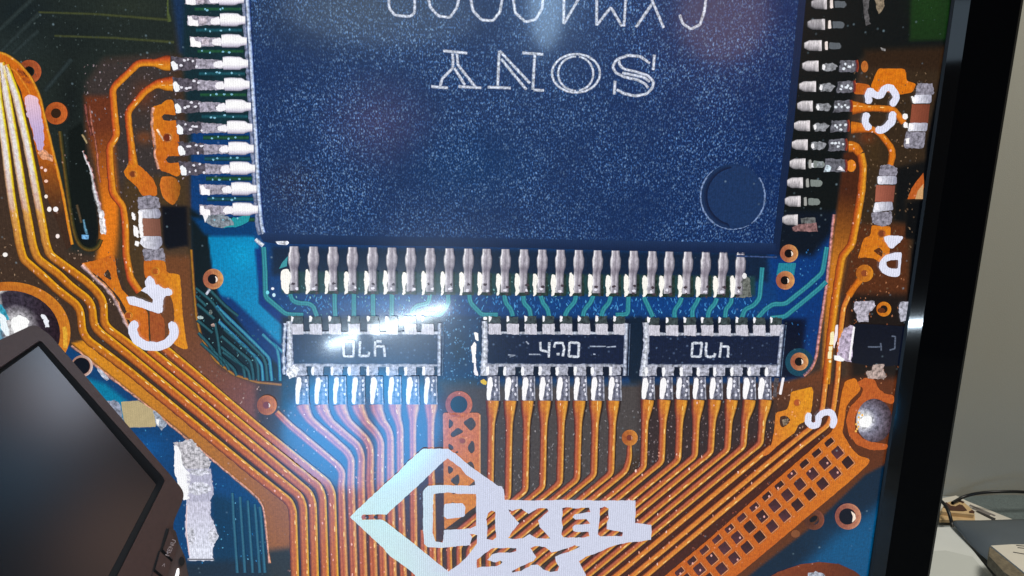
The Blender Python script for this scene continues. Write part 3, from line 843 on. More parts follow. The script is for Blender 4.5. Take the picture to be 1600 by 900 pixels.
# ring and latticed pad in the middle
part(Pic().ring(717, 632, 13.5, 21, (176, 100, 90), (222, 128, 88), 3).ell(717, 632, 13.5, 13.5, (38, 62, 84), 2), 'through_hole', 'pale ring on top of the latticed copper strip')
t6 = lambda l, ox=600, oy=600: [(ox + a / 6, oy + b / 6) for a, b in l]
holes = [t6(h) for h in (
    [(610, 320), (655, 365), (640, 400), (605, 425)], [(738, 360), (820, 305), (862, 360), (858, 400), (815, 445)],
    [(618, 470), (690, 405), (745, 440), (735, 458), (640, 505)], [(603, 550), (655, 590), (650, 620), (605, 620)],
    [(780, 600), (822, 525), (850, 550), (850, 630), (815, 658)], [(768, 745), (822, 720), (848, 770), (850, 815)],
    [(660, 640), (700, 625), (690, 655)], [(598, 760), (655, 795), (640, 830), (603, 850)], [(620, 900), (700, 838), (712, 900), (690, 960), (640, 930)],
    [(740, 1000), (860, 900), (850, 980)], [(600, 985), (690, 1010), (650, 1040)], [(600, 1160), (640, 1100), (690, 1130), (660, 1180)])]
lat = Pic().poly([(692, 645), (750, 645), (751, 772), (745, 790), (694, 828)], lambda x, y: mixc((224, 134, 88), (232, 146, 60), (y - 700) / 60), 3, 'copper', rnd=4, wob=.3, holes=holes)
lat.rib([(750, 648), (750, 800)], 3, [(-1, (230, 140, 80)), (0, (252, 190, 130)), (1, (60, 50, 50))], 4)
part(lat, 'copper_lattice', 'latticed copper strip running up behind the white logo')
via(723, 689, 6.5, 4, (224, 140, 90), (240, 160, 110), (150, 80, 70), None)


def flecks(poly, n, cols, rx=(.6, 1.3), ry=(.8, 2.2), seed=1, layer=1, name='bright_grain'):
    """fine bright grains scattered over an area of the picture, too small to tell apart"""
    r = random.Random(seed); p = Pic()
    x0 = min(a for a, b in poly); x1 = max(a for a, b in poly); y0 = min(b for a, b in poly); y1 = max(b for a, b in poly)
    k = 0
    while k < n:
        x = r.uniform(x0, x1); y = r.uniform(y0, y1); ins = False
        for i in range(len(poly)):
            (ax, ay), (bx, by) = poly[i], poly[(i + 1) % len(poly)]
            if (ay > y) != (by > y) and x < (bx - ax) * (y - ay) / (by - ay) + ax: ins = not ins
        k += 1
        if not ins: continue
        c = mixc(cols[0], cols[1], r.random() ** 2)
        p.ell(x, y, r.uniform(*rx), r.uniform(*ry), c, layer, 'plain', wob=.5, n=6, rot=r.uniform(-.7, .7))
    part(p, name, kind='stuff')


flecks([(760, 635), (1010, 630), (1010, 730), (830, 790), (760, 790)], 420, ((92, 88, 90), (150, 144, 148)), seed=2)
flecks([(1000, 635), (1205, 635), (1200, 700), (1000, 740)], 360, ((80, 66, 68), (156, 138, 140)), seed=3)
flecks([(960, 800), (1200, 690), (1320, 680), (1180, 790), (1010, 925), (900, 925)], 420, ((100, 48, 36), (170, 96, 76)), seed=4)
flecks([(430, 640), (720, 640), (720, 800), (560, 800)], 90, ((110, 120, 140), (190, 200, 220)), seed=5)
flecks([(450, 640), (700, 800), (700, 925), (450, 925)], 160, ((110, 80, 76), (200, 150, 130)), seed=6)
flecks([(0, 330), (30, 420), (90, 460), (120, 540), (0, 540)], 160, ((92, 70, 54), (180, 150, 120)), seed=7)
flecks([(60, 380), (180, 390), (200, 520), (90, 430)], 160, ((96, 76, 62), (210, 180, 160)), seed=8)
flecks([(130, 90), (270, 90), (290, 320), (190, 330), (130, 200)], 300, ((92, 80, 80), (176, 160, 170)), seed=9)
flecks([(0, 0), (260, 0), (260, 90), (130, 120), (120, 380), (60, 140)], 380, ((40, 50, 48), (74, 86, 86)), seed=10)
flecks([(690, 495), (752, 495), (752, 600), (690, 600)], 140, ((50, 96, 140), (120, 170, 210)), seed=12)
flecks([(440, 462), (1200, 466), (1200, 494), (440, 490)], 520, ((36, 100, 170), (90, 170, 220)), seed=13, ry=(1.5, 4), rx=(.5, 1.1))
flecks([(1220, 390), (1292, 390), (1278, 560), (1230, 500)], 90, ((14, 74, 140), (90, 160, 210)), seed=14)
flecks([(1335, 110), (1450, 110), (1420, 450), (1330, 460)], 260, ((84, 64, 46), (140, 116, 90)), seed=15)
flecks([(440, 500), (440, 440), (980, 440), (980, 460)], 160, ((60, 120, 130), (150, 200, 200)), seed=16)
flecks([(140, 600), (300, 700), (410, 800), (420, 880), (280, 880)], 260, ((20, 100, 160), (120, 190, 220)), seed=17)
flecks([(300, 440), (440, 560), (440, 596), (330, 560)], 160, ((30, 80, 96), (130, 180, 180)), seed=18)
flecks([(425, 600), (455, 600), (455, 720), (330, 640), (300, 560)], 90, ((110, 80, 64), (190, 160, 150)), seed=19)
flecks([(1190, 600), (1290, 590), (1280, 690), (1190, 700)], 120, ((120, 84, 66), (220, 180, 160)), seed=20)
flecks([(1330, 370), (1415, 370), (1410, 600), (1320, 700)], 160, ((120, 66, 40), (200, 140, 100)), seed=21)

# ================================================================== the chip in the picture
def chipc(x, y):
    a = (30, 54, 98)
    t = max(0, min(1, (x - 700) / 500))
    c = mixc((26, 48, 90), (10, 38, 86), t); k = max(0, 1 - math.hypot((x - 560) / 260, (y - 10) / 90)); c = mixc(c, (54, 64, 80), k * .8)
    k = max(0, 1 - math.hypot((x - 460) / 60, (y - 290) / 50)); c = mixc(c, (38, 42, 70), k * .9)
    k = max(0, 1 - math.hypot((x - 590) / 110, (y - 190) / 90)); c = mixc(c, (84, 68, 100), k * .6)  # reddish reflection on the panel, painted into the chip's colour
    k = max(0, 1 - math.hypot((x - 740) / 130, (y - 260) / 80)); c = mixc(c, (12, 50, 96), k * .7)
    return c


CH = Pic()
W, H = 40, 20
L0 = lambda y: 388 + (404 - 388) * y / 370.0
R0_ = lambda y: 1259 - 0.112 * y


# body as a fine grid so that its tone can drift across
base = 0
for j in range(H + 1):
    y = -40 + (366 + 40) * j / H
    for i in range(W + 1):
        x = L0(y) + 4 + (R0_(y) - L0(y) - 8) * i / W
        yy = y + (16 * i / W if j == H else 0)
        CH._put(x, yy, chipc(x, yy), 6)
CH._m('chip')
for j in range(H):
    for i in range(W):
        a = j * (W + 1) + i
        CH.f.append([a, a + 1, a + W + 2, a + W + 1]); CH.mi.append(0)
CHIP = part(CH, 'microchip', 'big navy chip with fine speckles, its lettering upside down')


def sub(pic, name, label=None, parent=None):
    o = pic.build(name, None, label)
    o.parent = parent or CHIP
    if (parent or CHIP).location.length > 0: o.location = (0, 0, 0)
    return o


# moulded edge of the body: smooth dark slope below, pale rim at the left
sub(Pic().poly([(403, 362), (440, 366), (1212, 380), (1216, 398), (1180, 397), (800, 387), (430, 381), (412, 378)], lambda x, y: mixc((30, 52, 92), (14, 32, 66), (y - 364 - (x - 400) * .016) / 20), 7, 'plain', wob=.3), 'bevel')
sub(Pic().poly([(1252, -40), (1263, -40), (1240, 200), (1217, 396), (1208, 382), (1228, 200)], lambda x, y: mixc((22, 44, 84), (12, 26, 52), .5), 7, 'plain'), 'bevel')
sub(Pic().rib([(383, -20), (388, 60), (393, 140), (398, 220), (402, 300), (406, 348), (410, 366)], 14,
              [(-1, (120, 130, 160)), (-.5, (150, 160, 190)), (-.2, (50, 74, 120)), (.15, (226, 236, 255)), (.5, (180, 205, 245)), (.75, (30, 60, 130)), (1, (26, 48, 90))], 7, 'solder', wob=.8, step=4), 'rim')
sub(Pic().rib([(399, 374), (405, 379), (411, 384)], 6, [(-1, (150, 170, 210)), (0, (255, 255, 255)), (1, (180, 200, 230))], 8, 'solder', wob=.5)
    .poly([(430, 377), (450, 376.5), (452, 380), (448, 383), (434, 382)], (240, 244, 255), 8, 'solder', rnd=2), 'rim')
sub(Pic().rib([(1150, 400), (1180, 401), (1214, 402)], 4, [(-1, (14, 30, 60)), (0, (70, 96, 150)), (1, (10, 20, 40))], 8, 'solder', wob=.6), 'rim')
# round dimple
dp = Pic().ell(1145, 307, 50, 51, (24, 50, 92), 7, 'board')
dp.ell(1147, 306, 46, 47, (26, 52, 94), 8, 'board')
for q_ in range(3):
    r_ = 47 - q_ * 1.5
    dp.poly([(1145 + 48.5 * math.cos(a), 307 + 49.5 * math.sin(a)) for a in [math.radians(x_) for x_ in range(95, 265, 8)]] +
            [(1146 + q_ * 1.2 + (r_ - 1) * math.cos(a), 306.5 + r_ * math.sin(a)) for a in [math.radians(x_) for x_ in range(264, 96, -8)]], mixc((22, 46, 84), (14, 28, 60), q_ / 2), 9 + (2 - q_) * .3, 'plain')
dimple = sub(dp, 'dimple')
rim = Pic()
for a0, a1, w in ((-35, 60, 3.0), (125, 215, 3.2), (60, 125, 1.4), (215, 240, 1.5)):
    rim.rib([(1145 + 50.5 * math.cos(math.radians(a)), 307 + 51.5 * math.sin(math.radians(a))) for a in range(a0, a1 + 1, 9)], w,
            [(-1, (60, 84, 130)), (0, (150, 176, 222)), (1, (50, 76, 120))], 9, 'etch', wob=.7, step=3)
sub(rim, 'dimple_rim')

# lettering on the chip (upside down): S O N Y and the type number cut by the picture edge
ETC = [(-1, (70, 90, 130)), (-.45, (214, 222, 240)), (.45, (222, 228, 244)), (1, (60, 80, 120))]
A4 = lambda l: [(400 + a / 4, b / 4) for a, b in l]
B4 = lambda l: [(800 + a / 4, b / 4) for a, b in l]


def letter(strokes, w=5.2, layer=8, mat='etch', prof=ETC, par=None):
    p = Pic()
    for s in strokes:
        ww = w
        if isinstance(s, tuple): s, ww = s
        p.rib(s, ww, prof, layer, mat, wob=.45, step=2.5, lim=3)
    return sub(p, 'letter', parent=par)


def arc(cx, cy, rx, ry, a0, a1, n=16):
    return [(cx + rx * math.cos(math.radians(a0 + (a1 - a0) * i / n)), cy + ry * math.sin(math.radians(a0 + (a1 - a0) * i / n))) for i in range(n + 1)]


letter([A4([(1170, 318), (1320, 332)]), A4([(1228, 335), (1232, 400), (1226, 430), (1165, 490), (1150, 540)]), A4([(1256, 335), (1262, 405), (1372, 545)]),
        A4([(1240, 425), (1305, 530)]), A4([(1095, 540), (1200, 550)]), A4([(1265, 540), (1408, 550)])])
letter([A4([(1520, 318), (1510, 545)]), A4([(1448, 545), (1592, 550)]), A4([(1522, 318), (1712, 520)]), A4([(1532, 368), (1690, 560)]),
        A4([(1665, 330), (1795, 340)]), A4([(1742, 345), (1730, 560)]), A4([(1735, 562), (1800, 566)])])
letter([(arc(900, 114.5, 37.5, 30, 0, 360, 36), 4.4), (arc(900, 115, 28, 27, 90, 270, 20), 4), (arc(900, 115, 27, 27, -80, 80, 20), 4)])
letter([B4([(890, 342), (882, 438)]), B4([(862, 395), (800, 352), (725, 345), (655, 372), (628, 415), (648, 455), (700, 480), (790, 500), (835, 525), (850, 550)]),
        B4([(640, 385), (668, 372), (672, 405), (700, 432), (780, 450), (850, 472), (885, 510), (878, 550), (840, 588), (770, 600), (700, 585), (655, 560)]),
        B4([(690, 455), (760, 470), (820, 480), (862, 510)]), B4([(645, 505), (638, 590)])])
letter([A4([(830, -30), (832, 50), (868, 95), (962, 104), (992, 80), (992, -30)])])
letter([A4([(1072, -30), (1090, 45), (1140, 100), (1210, 110), (1255, 50), (1272, -30)])])
letter([A4([(1338, -30), (1355, 65), (1410, 125), (1480, 130), (1525, 75), (1542, -30)])])
letter([B4([(4, -30), (20, 80), (85, 138), (150, 120), (190, 50), (192, -30)])])
letter([B4([(325, -30), (322, 152), (425, -20)])])
letter([B4([(530, -30), (528, 160), (618, 45), (688, 165)]), B4([(712, -30), (700, 165)])])
letter([B4([(775, 170), (885, 10)]), B4([(862, -30), (948, 175)])])
letter([B4([(1048, 92), (1068, 148), (1118, 182), (1175, 155), (1202, 70), (1215, -30)])])

rnd = random.Random(4)
# rounded metal in the picture: bright towards the lamp, dull on the far side
PINP = [(-1, (120, 116, 128)), (-.8, (250, 248, 252)), (-.5, (196, 190, 200)), (0, (150, 144, 156)), (.45, (192, 186, 196)), (.75, (150, 146, 158)), (1, (50, 52, 66))]
PINW = [(-1, (120, 116, 136)), (-.7, (214, 208, 224)), (-.2, (255, 254, 255)), (.4, (255, 255, 255)), (.8, (250, 248, 252)), (1, (150, 150, 170))]
PINR = [(-1, (86, 84, 88)), (-.6, (160, 156, 160)), (0, (196, 190, 194)), (.6, (226, 220, 222)), (.85, (206, 200, 204)), (1, (70, 70, 76))]
# pins below
pinx = [459.5, 490, 520.5, 551, 582.5, 612.5, 642, 672.5, 702.5, 732, 760.5, 790, 819, 847.5, 876, 904.5, 934, 962, 990.5, 1019.5, 1046, 1075, 1103, 1130.5, 1157.5]
for i, x in enumerate(pinx):
    t = i / 24.0
    y0 = 385 + 9.5 * t; yb = 458 + 6 * t
    lean = -3.5 * t
    j = lambda s=1.0: rnd.uniform(-s, s)
    pw = 1 - 0.12 * t
    p = Pic()
    p.poly([(x - 13, y0 + 37), (x + 8, y0 + 37), (x + 9, yb + 1), (x - 12, yb + 1)], (40, 58, 52), 6, 'solder', wob=.8, step=3)       # pad
    p.rib([(x, y0), (x, y0 + 8), (x, y0 + 13), (x - .3, y0 + 26), (x - .4 + lean * .4, y0 + 33), (x + lean * .8, y0 + 40), (x + lean, yb - 4)],
          [14 * pw, 14.5 * pw, 19 * pw, 18 * pw, 12.5, 13, 13], PINP, 7, 'pin', lim=3, step=4, wob=.15,
          tint=lambda a, b, c: mixc(mixc(c, (110, 102, 116), .62 * math.exp(-((b - y0 - 32) / 7) ** 2)), (130, 128, 140), .35 if b > yb - 14 else 0))
    bx = x - 9 + lean
    h = j(2)
    big = 11 if i == 0 else 3.4
    p.poly([(bx - big, y0 + 38 + h), (bx - 1, y0 + 36 + h), (bx + 3, y0 + 40), (bx + 4.2, y0 + 50 + j(3)), (bx + 2 + j(), y0 + 60), (bx + 2.4 + j(2), yb - 6), (bx + 1, yb), (bx - 4, yb + 2), (bx - big + 1, yb - 6), (bx - big - 1, y0 + 54)],
           (255, 252, 244), 8, 'plain', rnd=3, wob=.55, step=4)
    for q in range(3):
        p.ell(x + 2 + lean + j(4), yb - 14 + 6 * q + j(2), 2.6 + j(.8), 2.2, (235, 232, 244) if q % 2 else (70, 58, 66), 8, 'plain', wob=.7, n=9)
    sub(p, 'pin')
p = Pic().poly([(1160, y0 + 36), (1172, y0 + 40), (1174, 464), (1150, 466)], (120, 124, 118), 7, 'solder', wob=1).ell(1163, 431, 3.4, 4.5, (240, 238, 240), 8, 'plain', wob=.6)
sub(p, 'solder_bead')
sub(Pic().poly([(441, 410), (436, 420), (448, 416), (450, 400)], (60, 150, 160), 6, 'teal'), 'solder_pad')
# pins at the left
for i, y in enumerate([-2, 31, 64, 99, 132, 166, 199, 232, 263, 295, 327]):
    t = i / 10.0
    x0 = 342 + 22 * t; x1 = x0 + 30
    j = lambda s=1.0: rnd.uniform(-s, s)
    p = Pic()
    short = i < 3 or i > 8
    p.rib([(x0, y), (x0 + 8, y - .5), (x1 - 3, y), (x1 + 1, y + .5), (x1 + 9, y + .5)], [20, 21, 20.5, 14, 13], PINW, 8, 'plain', lim=3, step=4, wob=.2)
    xl = 289 + (i * 4 if i < 3 else 0) if i < 3 else (312 if i > 8 else 306 + (i - 3) * 3)
    p.poly([(xl, y - 7), (x0 + 2, y - 5), (x0 + 2, y + 8), (xl, y + 9)], (176, 170, 186), 7, 'solder', wob=.8, step=3)
    p.poly([(x0 - 13, y - 3 + j()), (x0 - 3, y - 5), (x0 + 1, y + 1), (x0 - 1, y + 7), (x0 - 12, y + 7 + j()), (x0 - 16, y + 3)], (250, 247, 252), 8, 'plain', rnd=2, wob=.8, step=3)
    if short:
        p.poly([(xl, y - 5), (xl + 6, y - 6), (xl + 8, y), (xl + 16, y + 1), (xl + 17, y + 10), (xl + 2, y + 9)], (255, 252, 255), 8, 'plain', rnd=2, wob=.7, step=3)
        if i < 3: p.poly([(xl + 18, y - 4), (xl + 30, y - 3), (xl + 30, y + 6), (xl + 18, y + 6)], (214, 202, 214), 8, 'solder', wob=.7)
    else:
        xp = 266 + (i - 3) * 2.7
        p.poly([(xp, y - 11), (xp + 42, y - 8), (xp + 44, y + 9), (xp + 4, y + 12)], (96, 90, 102), 6, 'solder', wob=1.4, step=3)
        p.poly([(xp + 1, y - 2), (xp + 5, y - 5), (xp + 12, y + 2), (xp + 12, y + 10), (xp + 4, y + 11)], (250, 252, 255), 8, 'plain', rnd=2, wob=.8, step=3)
        for q in range(5): p.ell(xp + 16 + q * 6 + j(2), y + j(7), 2.2 + j(.8), 1.9, (236, 234, 244), 8, 'plain', wob=.6, n=9)
    for q in range(4):                                  # glints on the dark board beside the pin
        p.ell(x0 - 26 + q * 12 + j(5), y + 16 + j(2), 1.8 + j(.6), 1.6, (130, 190, 214), 7, 'plain', wob=.4, n=8)
    p.rib([(x0 - 38, y + 16), (x1 + 4, y + 16)], 7, [(-1, (16, 44, 54)), (0, (26, 84, 96) if i % 2 else (34, 86, 52)), (1, (14, 40, 54))], 5, 'board')
    sub(p, 'pin')
sub(Pic().poly([(320, 338), (345, 334), (360, 341), (366, 352), (345, 356), (330, 352), (320, 346)], (140, 150, 160), 7, 'solder', wob=1.2)
    .poly([(345, 350), (365, 340), (390, 336), (388, 346), (372, 354), (350, 356)], (34, 150, 160), 6, 'teal', wob=1)
    .poly([(317, 336), (325, 333), (326, 338), (320, 348)], (250, 248, 252), 8, 'plain', wob=.6), 'solder_bead')
# pins at the right
for i, (xa, xb, y) in enumerate([(1268, 1292, 6), (1262, 1289, 38), (1257, 1284, 71), (1254, 1279, 103), (1249, 1275, 135), (1246, 1270, 165.5), (1241, 1265.5, 196.5), (1237.5, 1262, 226),
                                 (1234, 1258.5, 256), (1230, 1254.5, 285.5), (1226.5, 1251, 314.5), (1222.5, 1246.5, 343.5)]):
    j = lambda s=1.0: rnd.uniform(-s, s)
    p = Pic()
    dim = 0.8 if i < 2 else 1
    p.rib([(xa, y), (xa + 7, y), (xb, y)], [9, 16.5, 17], PINR, 8, 'pin', lim=2, step=3, wob=.2,
          tint=lambda a, b, c: mixc(mixc(c, (40, 42, 50), .25 if dim < 1 else 0), (246, 238, 240), .6 if a > xb - 4 else 0))
    if i in (0, 1, 2, 8, 9, 10):
        p.poly([(xb + 5, y - 6), (xb + 9, y - 7), (xb + 10, y + 7), (xb + 5, y + 7)], (240, 226, 220) if i < 8 else (160, 160, 156), 8, 'plain', rnd=2, wob=.3)
        g = (92, 98, 104) if i < 3 else (126, 134, 130)
        p.poly([(xb + 12, y - 5), (xb + 28, y - 4), (xb + 31, y + 1), (xb + 28, y + 6), (xb + 12, y + 6)], g, 7, 'plain', rnd=2, wob=.5)
    elif i < 8:
        e = xb + 61
        p.poly([(xb + 6, y - 3), (xb + 22, y - 5), (xb + 30, y), (xb + 24, y + 8), (xb + 8, y + 8)], (150, 152, 158), 7, 'solder', wob=1.1, step=3)
        p.ell(xb + 8, y + 2, 2.6, 4.4, (246, 244, 246), 8, 'plain', wob=.6, n=10)
        p.poly([(xb + 34, y - 8), (e - 4, y - 9), (e, y - 6), (e, y + 9), (xb + 32, y + 10)], (112, 112, 122), 7, 'solder', wob=1, step=3)
        for q in range(5): p.ell(xb + 38 + q * 4 + j(2), y + 2 + j(5), 2.2 + j(.8), 2, (226, 232, 240), 8, 'plain', wob=.6, n=9)
        p.rib([(e - 2, y - 9), (e, y), (e - 2, y + 9)], 5, [(-1, (90, 84, 96)), (0, (120, 44, 44)), (1, (180, 80, 30))], 8, 'copper')
    if i == 8:
        e = xb + 60
        # the soldered pad one row lower than this pin belongs to it in the picture
    if i == 11:
        p.poly([(xb + 5, y - 3), (xb + 28, y - 4), (xb + 28, y + 5), (xb + 5, y + 6)], (110, 112, 112), 7, 'solder', wob=.8)
        p.poly([(xb - 8, y + 12), (xb + 4, y + 6), (xb + 28, y + 5), (xb + 32, y + 19), (xb + 10, y + 18), (xb - 8, y + 18)], (150, 112, 112), 7, 'solder', wob=1)
    sub(p, 'pin')
for y, xa, xb in ((259, 1289, 1322),):
    sub(Pic().poly([(xa, y - 11), (xb, y - 10), (xb + 1, y + 9), (xa - 2, y + 10)], (112, 112, 122), 7, 'solder', wob=1)
        .poly([(xa + 2, y - 2), (xa + 10, y + 2), (xa + 8, y + 9), (xa - 2, y + 9)], (210, 226, 236), 8, 'solder', wob=.8)
        .poly([(xa + 18, y + 6), (xa + 24, y), (xb - 2, y + 8)], (240, 236, 244), 8, 'solder', wob=.6)
        .rib([(xb - 1, y - 9), (xb + 1, y), (xb - 1, y + 9)], 5, [(-1, (90, 84, 96)), (0, (120, 44, 44)), (1, (180, 80, 30))], 8, 'copper')
        .poly([(1267, 255), (1271, 254), (1271, 262), (1267, 261)], (236, 236, 240), 8, 'plain', wob=.4)
        .poly([(1276, 254), (1285, 252), (1286, 261), (1277, 261)], (160, 168, 172), 8, 'solder', wob=.7), 'solder_pad')
part(Pic().poly([(1348, -5), (1360, -5), (1356, 20), (1360, 38), (1352, 40), (1350, 24)], (96, 94, 96), 3, 'solder', wob=1.2)
     .poly([(1366, -6), (1382, -6), (1382, 10), (1374, 22), (1370, 14)], (150, 134, 112), 3, 'solder', wob=1)
     .poly([(1376, 74), (1384, 76), (1383, 80), (1377, 79)], (150, 146, 146), 3, 'solder', wob=.5), 'solder_pad', 'dim glinting solder marks at the dark upper right')


# ================================================================== resistor arrays
WHT = [(-1, (170, 176, 200)), (0, (236, 240, 250)), (1, (150, 156, 180))]


def array(top, bot, feet, xl, xr, dy, body, strokes, label, legs_end, extra=None):
    """top/bot/feet: x of the metal ends; xl, xr = ((x at top), (x at bottom))"""
    yt = 506 + dy; yb = 587 + dy * .5
    b = Pic()
    b.poly([(xl[0] + 6, yt + 12), (xr[0] - 4, yt + 13), (xr[1] - 4, yb - 16), (xl[1] + 8, yb - 16)], body, 6, 'navy', wob=.6)
    o = part(b, 'resistor_array', label)
    f = Pic()
    f.rib([(xl[0] + 2, yt - 4), (xl[0] + 3, yt + 30), (xl[1] + 3, yb)], [9, 9, 12], WHT, 8, 'solder', wob=.9, step=4)
    f.rib([(xr[0] - 2, yt - 1), (xr[1] - 2, yb)], 6, [(-1, (120, 130, 160)), (0, (214, 222, 240)), (1, (80, 90, 120))], 8, 'solder', wob=.3)
    f.rib([(xl[0] + 4, yt + 14), (xr[0] - 2, yt + 15)], 5, [(-1, (60, 76, 110)), (0, (206, 210, 222)), (1, (150, 156, 176))], 7, 'solder', wob=.7)
    f.rib([(xl[1] + 4, yb - 17), (xr[1] - 2, yb - 16)], 5, [(-1, (140, 146, 166)), (0, (190, 194, 208)), (1, (60, 76, 110))], 7, 'solder', wob=.9)
    f.rib([(xr[0] + 3.5, yt), (xr[1] + 3.5, yb)], 2, [(-1, (20, 40, 70)), (0, (110, 130, 160)), (1, (14, 30, 56))], 7, 'solder')
    fo = f.build('frame'); fo.parent = o; fo.location = (0, 0, 0)
    for i, x in enumerate(top):
        q = Pic()
        w = 10 if i else 13
        q.poly([(x - w, yt - 12), (x + 9, yt - 12), (x + 9, yt), (x - w, yt)], (62, 74, 76), 7, 'solder', wob=1.1, step=3)
        q.poly([(x - 9.5, yt - 13), (x - 5, yt - 11), (x - 6, yt - 4), (x - 9.5, yt - 3)], (250, 250, 255), 8, 'plain', rnd=1.5, wob=.7, step=3)
        q.poly([(x - 9.5, yt), (x + 9.5, yt), (x + 10, yt + 17), (x - 9, yt + 16)], (206, 204, 216), 8, 'pin', wob=.6, step=3)
        so = q.build('terminal'); so.parent = o
    for i, x in enumerate(bot):
        q = Pic()
        q.poly([(x - 9.5, yb - 17), (x + 9.5, yb - 17), (x + 9, yb - 1), (x - 9, yb)], (186, 188, 204), 8, 'solder', wob=.8, step=3)
        q.poly([(x - 9.5, yb - 13), (x - 5.5, yb - 15), (x - 4.5, yb - 6), (x - 6, yb), (x - 9.5, yb - 1)], (252, 252, 255), 9, 'plain', rnd=2, wob=.8, step=3)
        so = q.build('terminal'); so.parent = o
    for i, x in enumerate(feet):
        q = Pic()
        e = legs_end
        j = rnd.uniform(-1.5, 1.5)
        q.rib([(x, yb + 1), (x, e)], [20, 22], [(-1, (60, 62, 84)), (-.6, (170, 170, 186)), (-.1, (96, 98, 118)), (.3, (150, 152, 170)), (.7, (84, 86, 108)), (.9, (190, 192, 206)), (1, (50, 52, 70))], 7, 'solder', wob=.4, step=5)
        q.poly([(x - 8, yb + 3), (x - 2, yb + 2), (x + j, yb + 12), (x - 3 + j, yb + 26), (x - 5, e), (x - 10, e - 1), (x - 10.5, yb + 22)], (255, 253, 255), 8, 'plain', rnd=3, wob=.5, step=4)
        for k in range(4): q.ell(x + 4 + rnd.uniform(-3, 4), yb + 8 + k * 7, 1.5, 2.6, (232, 232, 244), 8, 'plain', wob=.7, n=9)
        so = q.build('solder_foot'); so.parent = o
    for s in strokes:
        q = Pic()
        for st in s: q.rib(st, 4.4, [(-1, (90, 104, 140)), (-.5, (226, 232, 244)), (.5, (232, 238, 248)), (1, (90, 104, 140))], 9, 'etch', wob=.5, lim=1.5, step=2.5)
        so = q.build('digit'); so.parent = o
    if extra:
        so = extra.build('scratch', kind='stuff'); so.parent = o
    return o


S1 = lambda l: [(430 + a / 5.625, 480 + b / 5.625) for a, b in l]
S2 = lambda l: [(830 + a / 5.625, 480 + b / 5.625) for a, b in l]
S3 = lambda l: [(1030 + a / 5.625, 480 + b / 5.625) for a, b in l]
array([464, 493, 523, 553, 583, 612, 641, 668], [470, 496, 526, 553, 582, 613, 641, 669], [472, 502, 531, 560, 588.5, 617, 645, 673], (450, 450), (689, 688), 0, (24, 38, 68),  # body colour lightened for the glow over it
      [[S1([(600, 300), (690, 300), (688, 432), (602, 430), (600, 298)])], [S1([(745, 298), (742, 430), (820, 428), (826, 390)])],
       [S1([(878, 300), (878, 432)]), S1([(880, 345), (955, 342), (965, 436)]), S1([(890, 300), (935, 300)])]],
      'resistor array at the left, crossed by the bright streak', 632)
ex = Pic()
for l in ([(-700, 350)], ):
    pass
for a, b in (((515, 346), (655, 343)), ((662, 352), (745, 345)), ((-20, 415), (80, 415)), ((545, 412), (565, 416)), ((-205, 420), (-140, 424)), ((-190, 438), (-150, 425)), ((-480 + 435, 300), (-20, 325))):
    ex.rib([S2([a])[0], S2([b])[0]], 2.6, [(-1, (60, 76, 110)), (0, (190, 200, 220)), (1, (60, 76, 110))], 9, 'etch', wob=.5, lim=1)
array([773, 801, 829, 857, 884.5, 912.5, 940, 968], [769, 796, 824, 851, 878, 906, 933, 961], [771, 799, 826, 853, 880, 907, 934, 961], (755, 753), (981, 978), 0, (16, 28, 58),
      [[S2([(80, 305), (84, 380), (150, 392)]), S2([(160, 308), (154, 442)])], [S2([(200, 355), (212, 315), (275, 312), (290, 360), (278, 432)]), S2([(222, 412), (250, 412)])],
       [S2([(338, 310), (420, 314), (415, 436), (330, 432), (338, 308)])]],
      'resistor array in the middle with scratches beside its digits', 626, ex)
array([1021, 1050, 1078, 1105, 1132, 1159, 1186.5, 1213], [1017, 1044, 1072, 1098, 1124, 1151, 1178, 1205], [1013, 1041, 1067, 1093, 1119, 1146, 1171, 1195], (1007, 1002), (1225, 1217), 2, (17, 29, 58),
      [[S3([(295, 315), (375, 315), (362, 436), (285, 432), (295, 313)])], [S3([(415, 310), (408, 425), (440, 438), (485, 432), (492, 405)])],
       [S3([(548, 312), (530, 442)]), S3([(545, 345), (608, 346), (604, 442)])]],
      'resistor array at the right, next to a dark gap', 624)
part(Pic().poly([(740, 519), (747, 520), (748, 533), (743, 532)], (255, 253, 252), 6, 'plain', rnd=2, wob=.6)
     .poly([(736, 541), (741, 534), (745, 538), (743, 552), (744, 568), (738, 566)], (255, 250, 250), 6, 'plain', rnd=2, wob=.8)
     .poly([(740, 566), (744, 568), (747, 588), (741, 586)], (250, 246, 250), 6, 'plain', rnd=2, wob=.8)
     .poly([(750, 596), (756, 592), (762, 598), (758, 602)], (226, 190, 60), 6, 'plain', rnd=2, wob=.8)
     .poly([(755, 495), (761, 495), (761, 500), (755, 500)], (250, 250, 250), 9, 'plain', rnd=2), 'solder_bead', 'white solder beads left of the middle resistor array')
part(Pic().poly([(1222, 590), (1226, 590), (1221, 617), (1217, 616)], (250, 244, 248), 6, 'plain', rnd=1.5)
     .poly([(1210, 590), (1217, 590), (1213, 622), (1208, 620)], (90, 84, 90), 6, 'solder', wob=.8), 'solder_foot')
part(Pic().rib([(446, 505), (443, 540), (444, 585)], 6, [(-1, (40, 70, 130)), (0, (226, 234, 250)), (1, (60, 90, 150))], 6, 'solder', wob=1.4, step=4)
     .poly([(447, 580), (458, 570), (468, 578), (462, 588), (452, 592)], (250, 250, 255), 9, 'solder', wob=1), 'solder_bead')

# ---- teal board tracks between the pins and the arrays
TL = [(-1, (10, 54, 96)), (-.5, (52, 146, 156)), (0, (38, 122, 140)), (.5, (60, 156, 166)), (1, (8, 40, 84))]


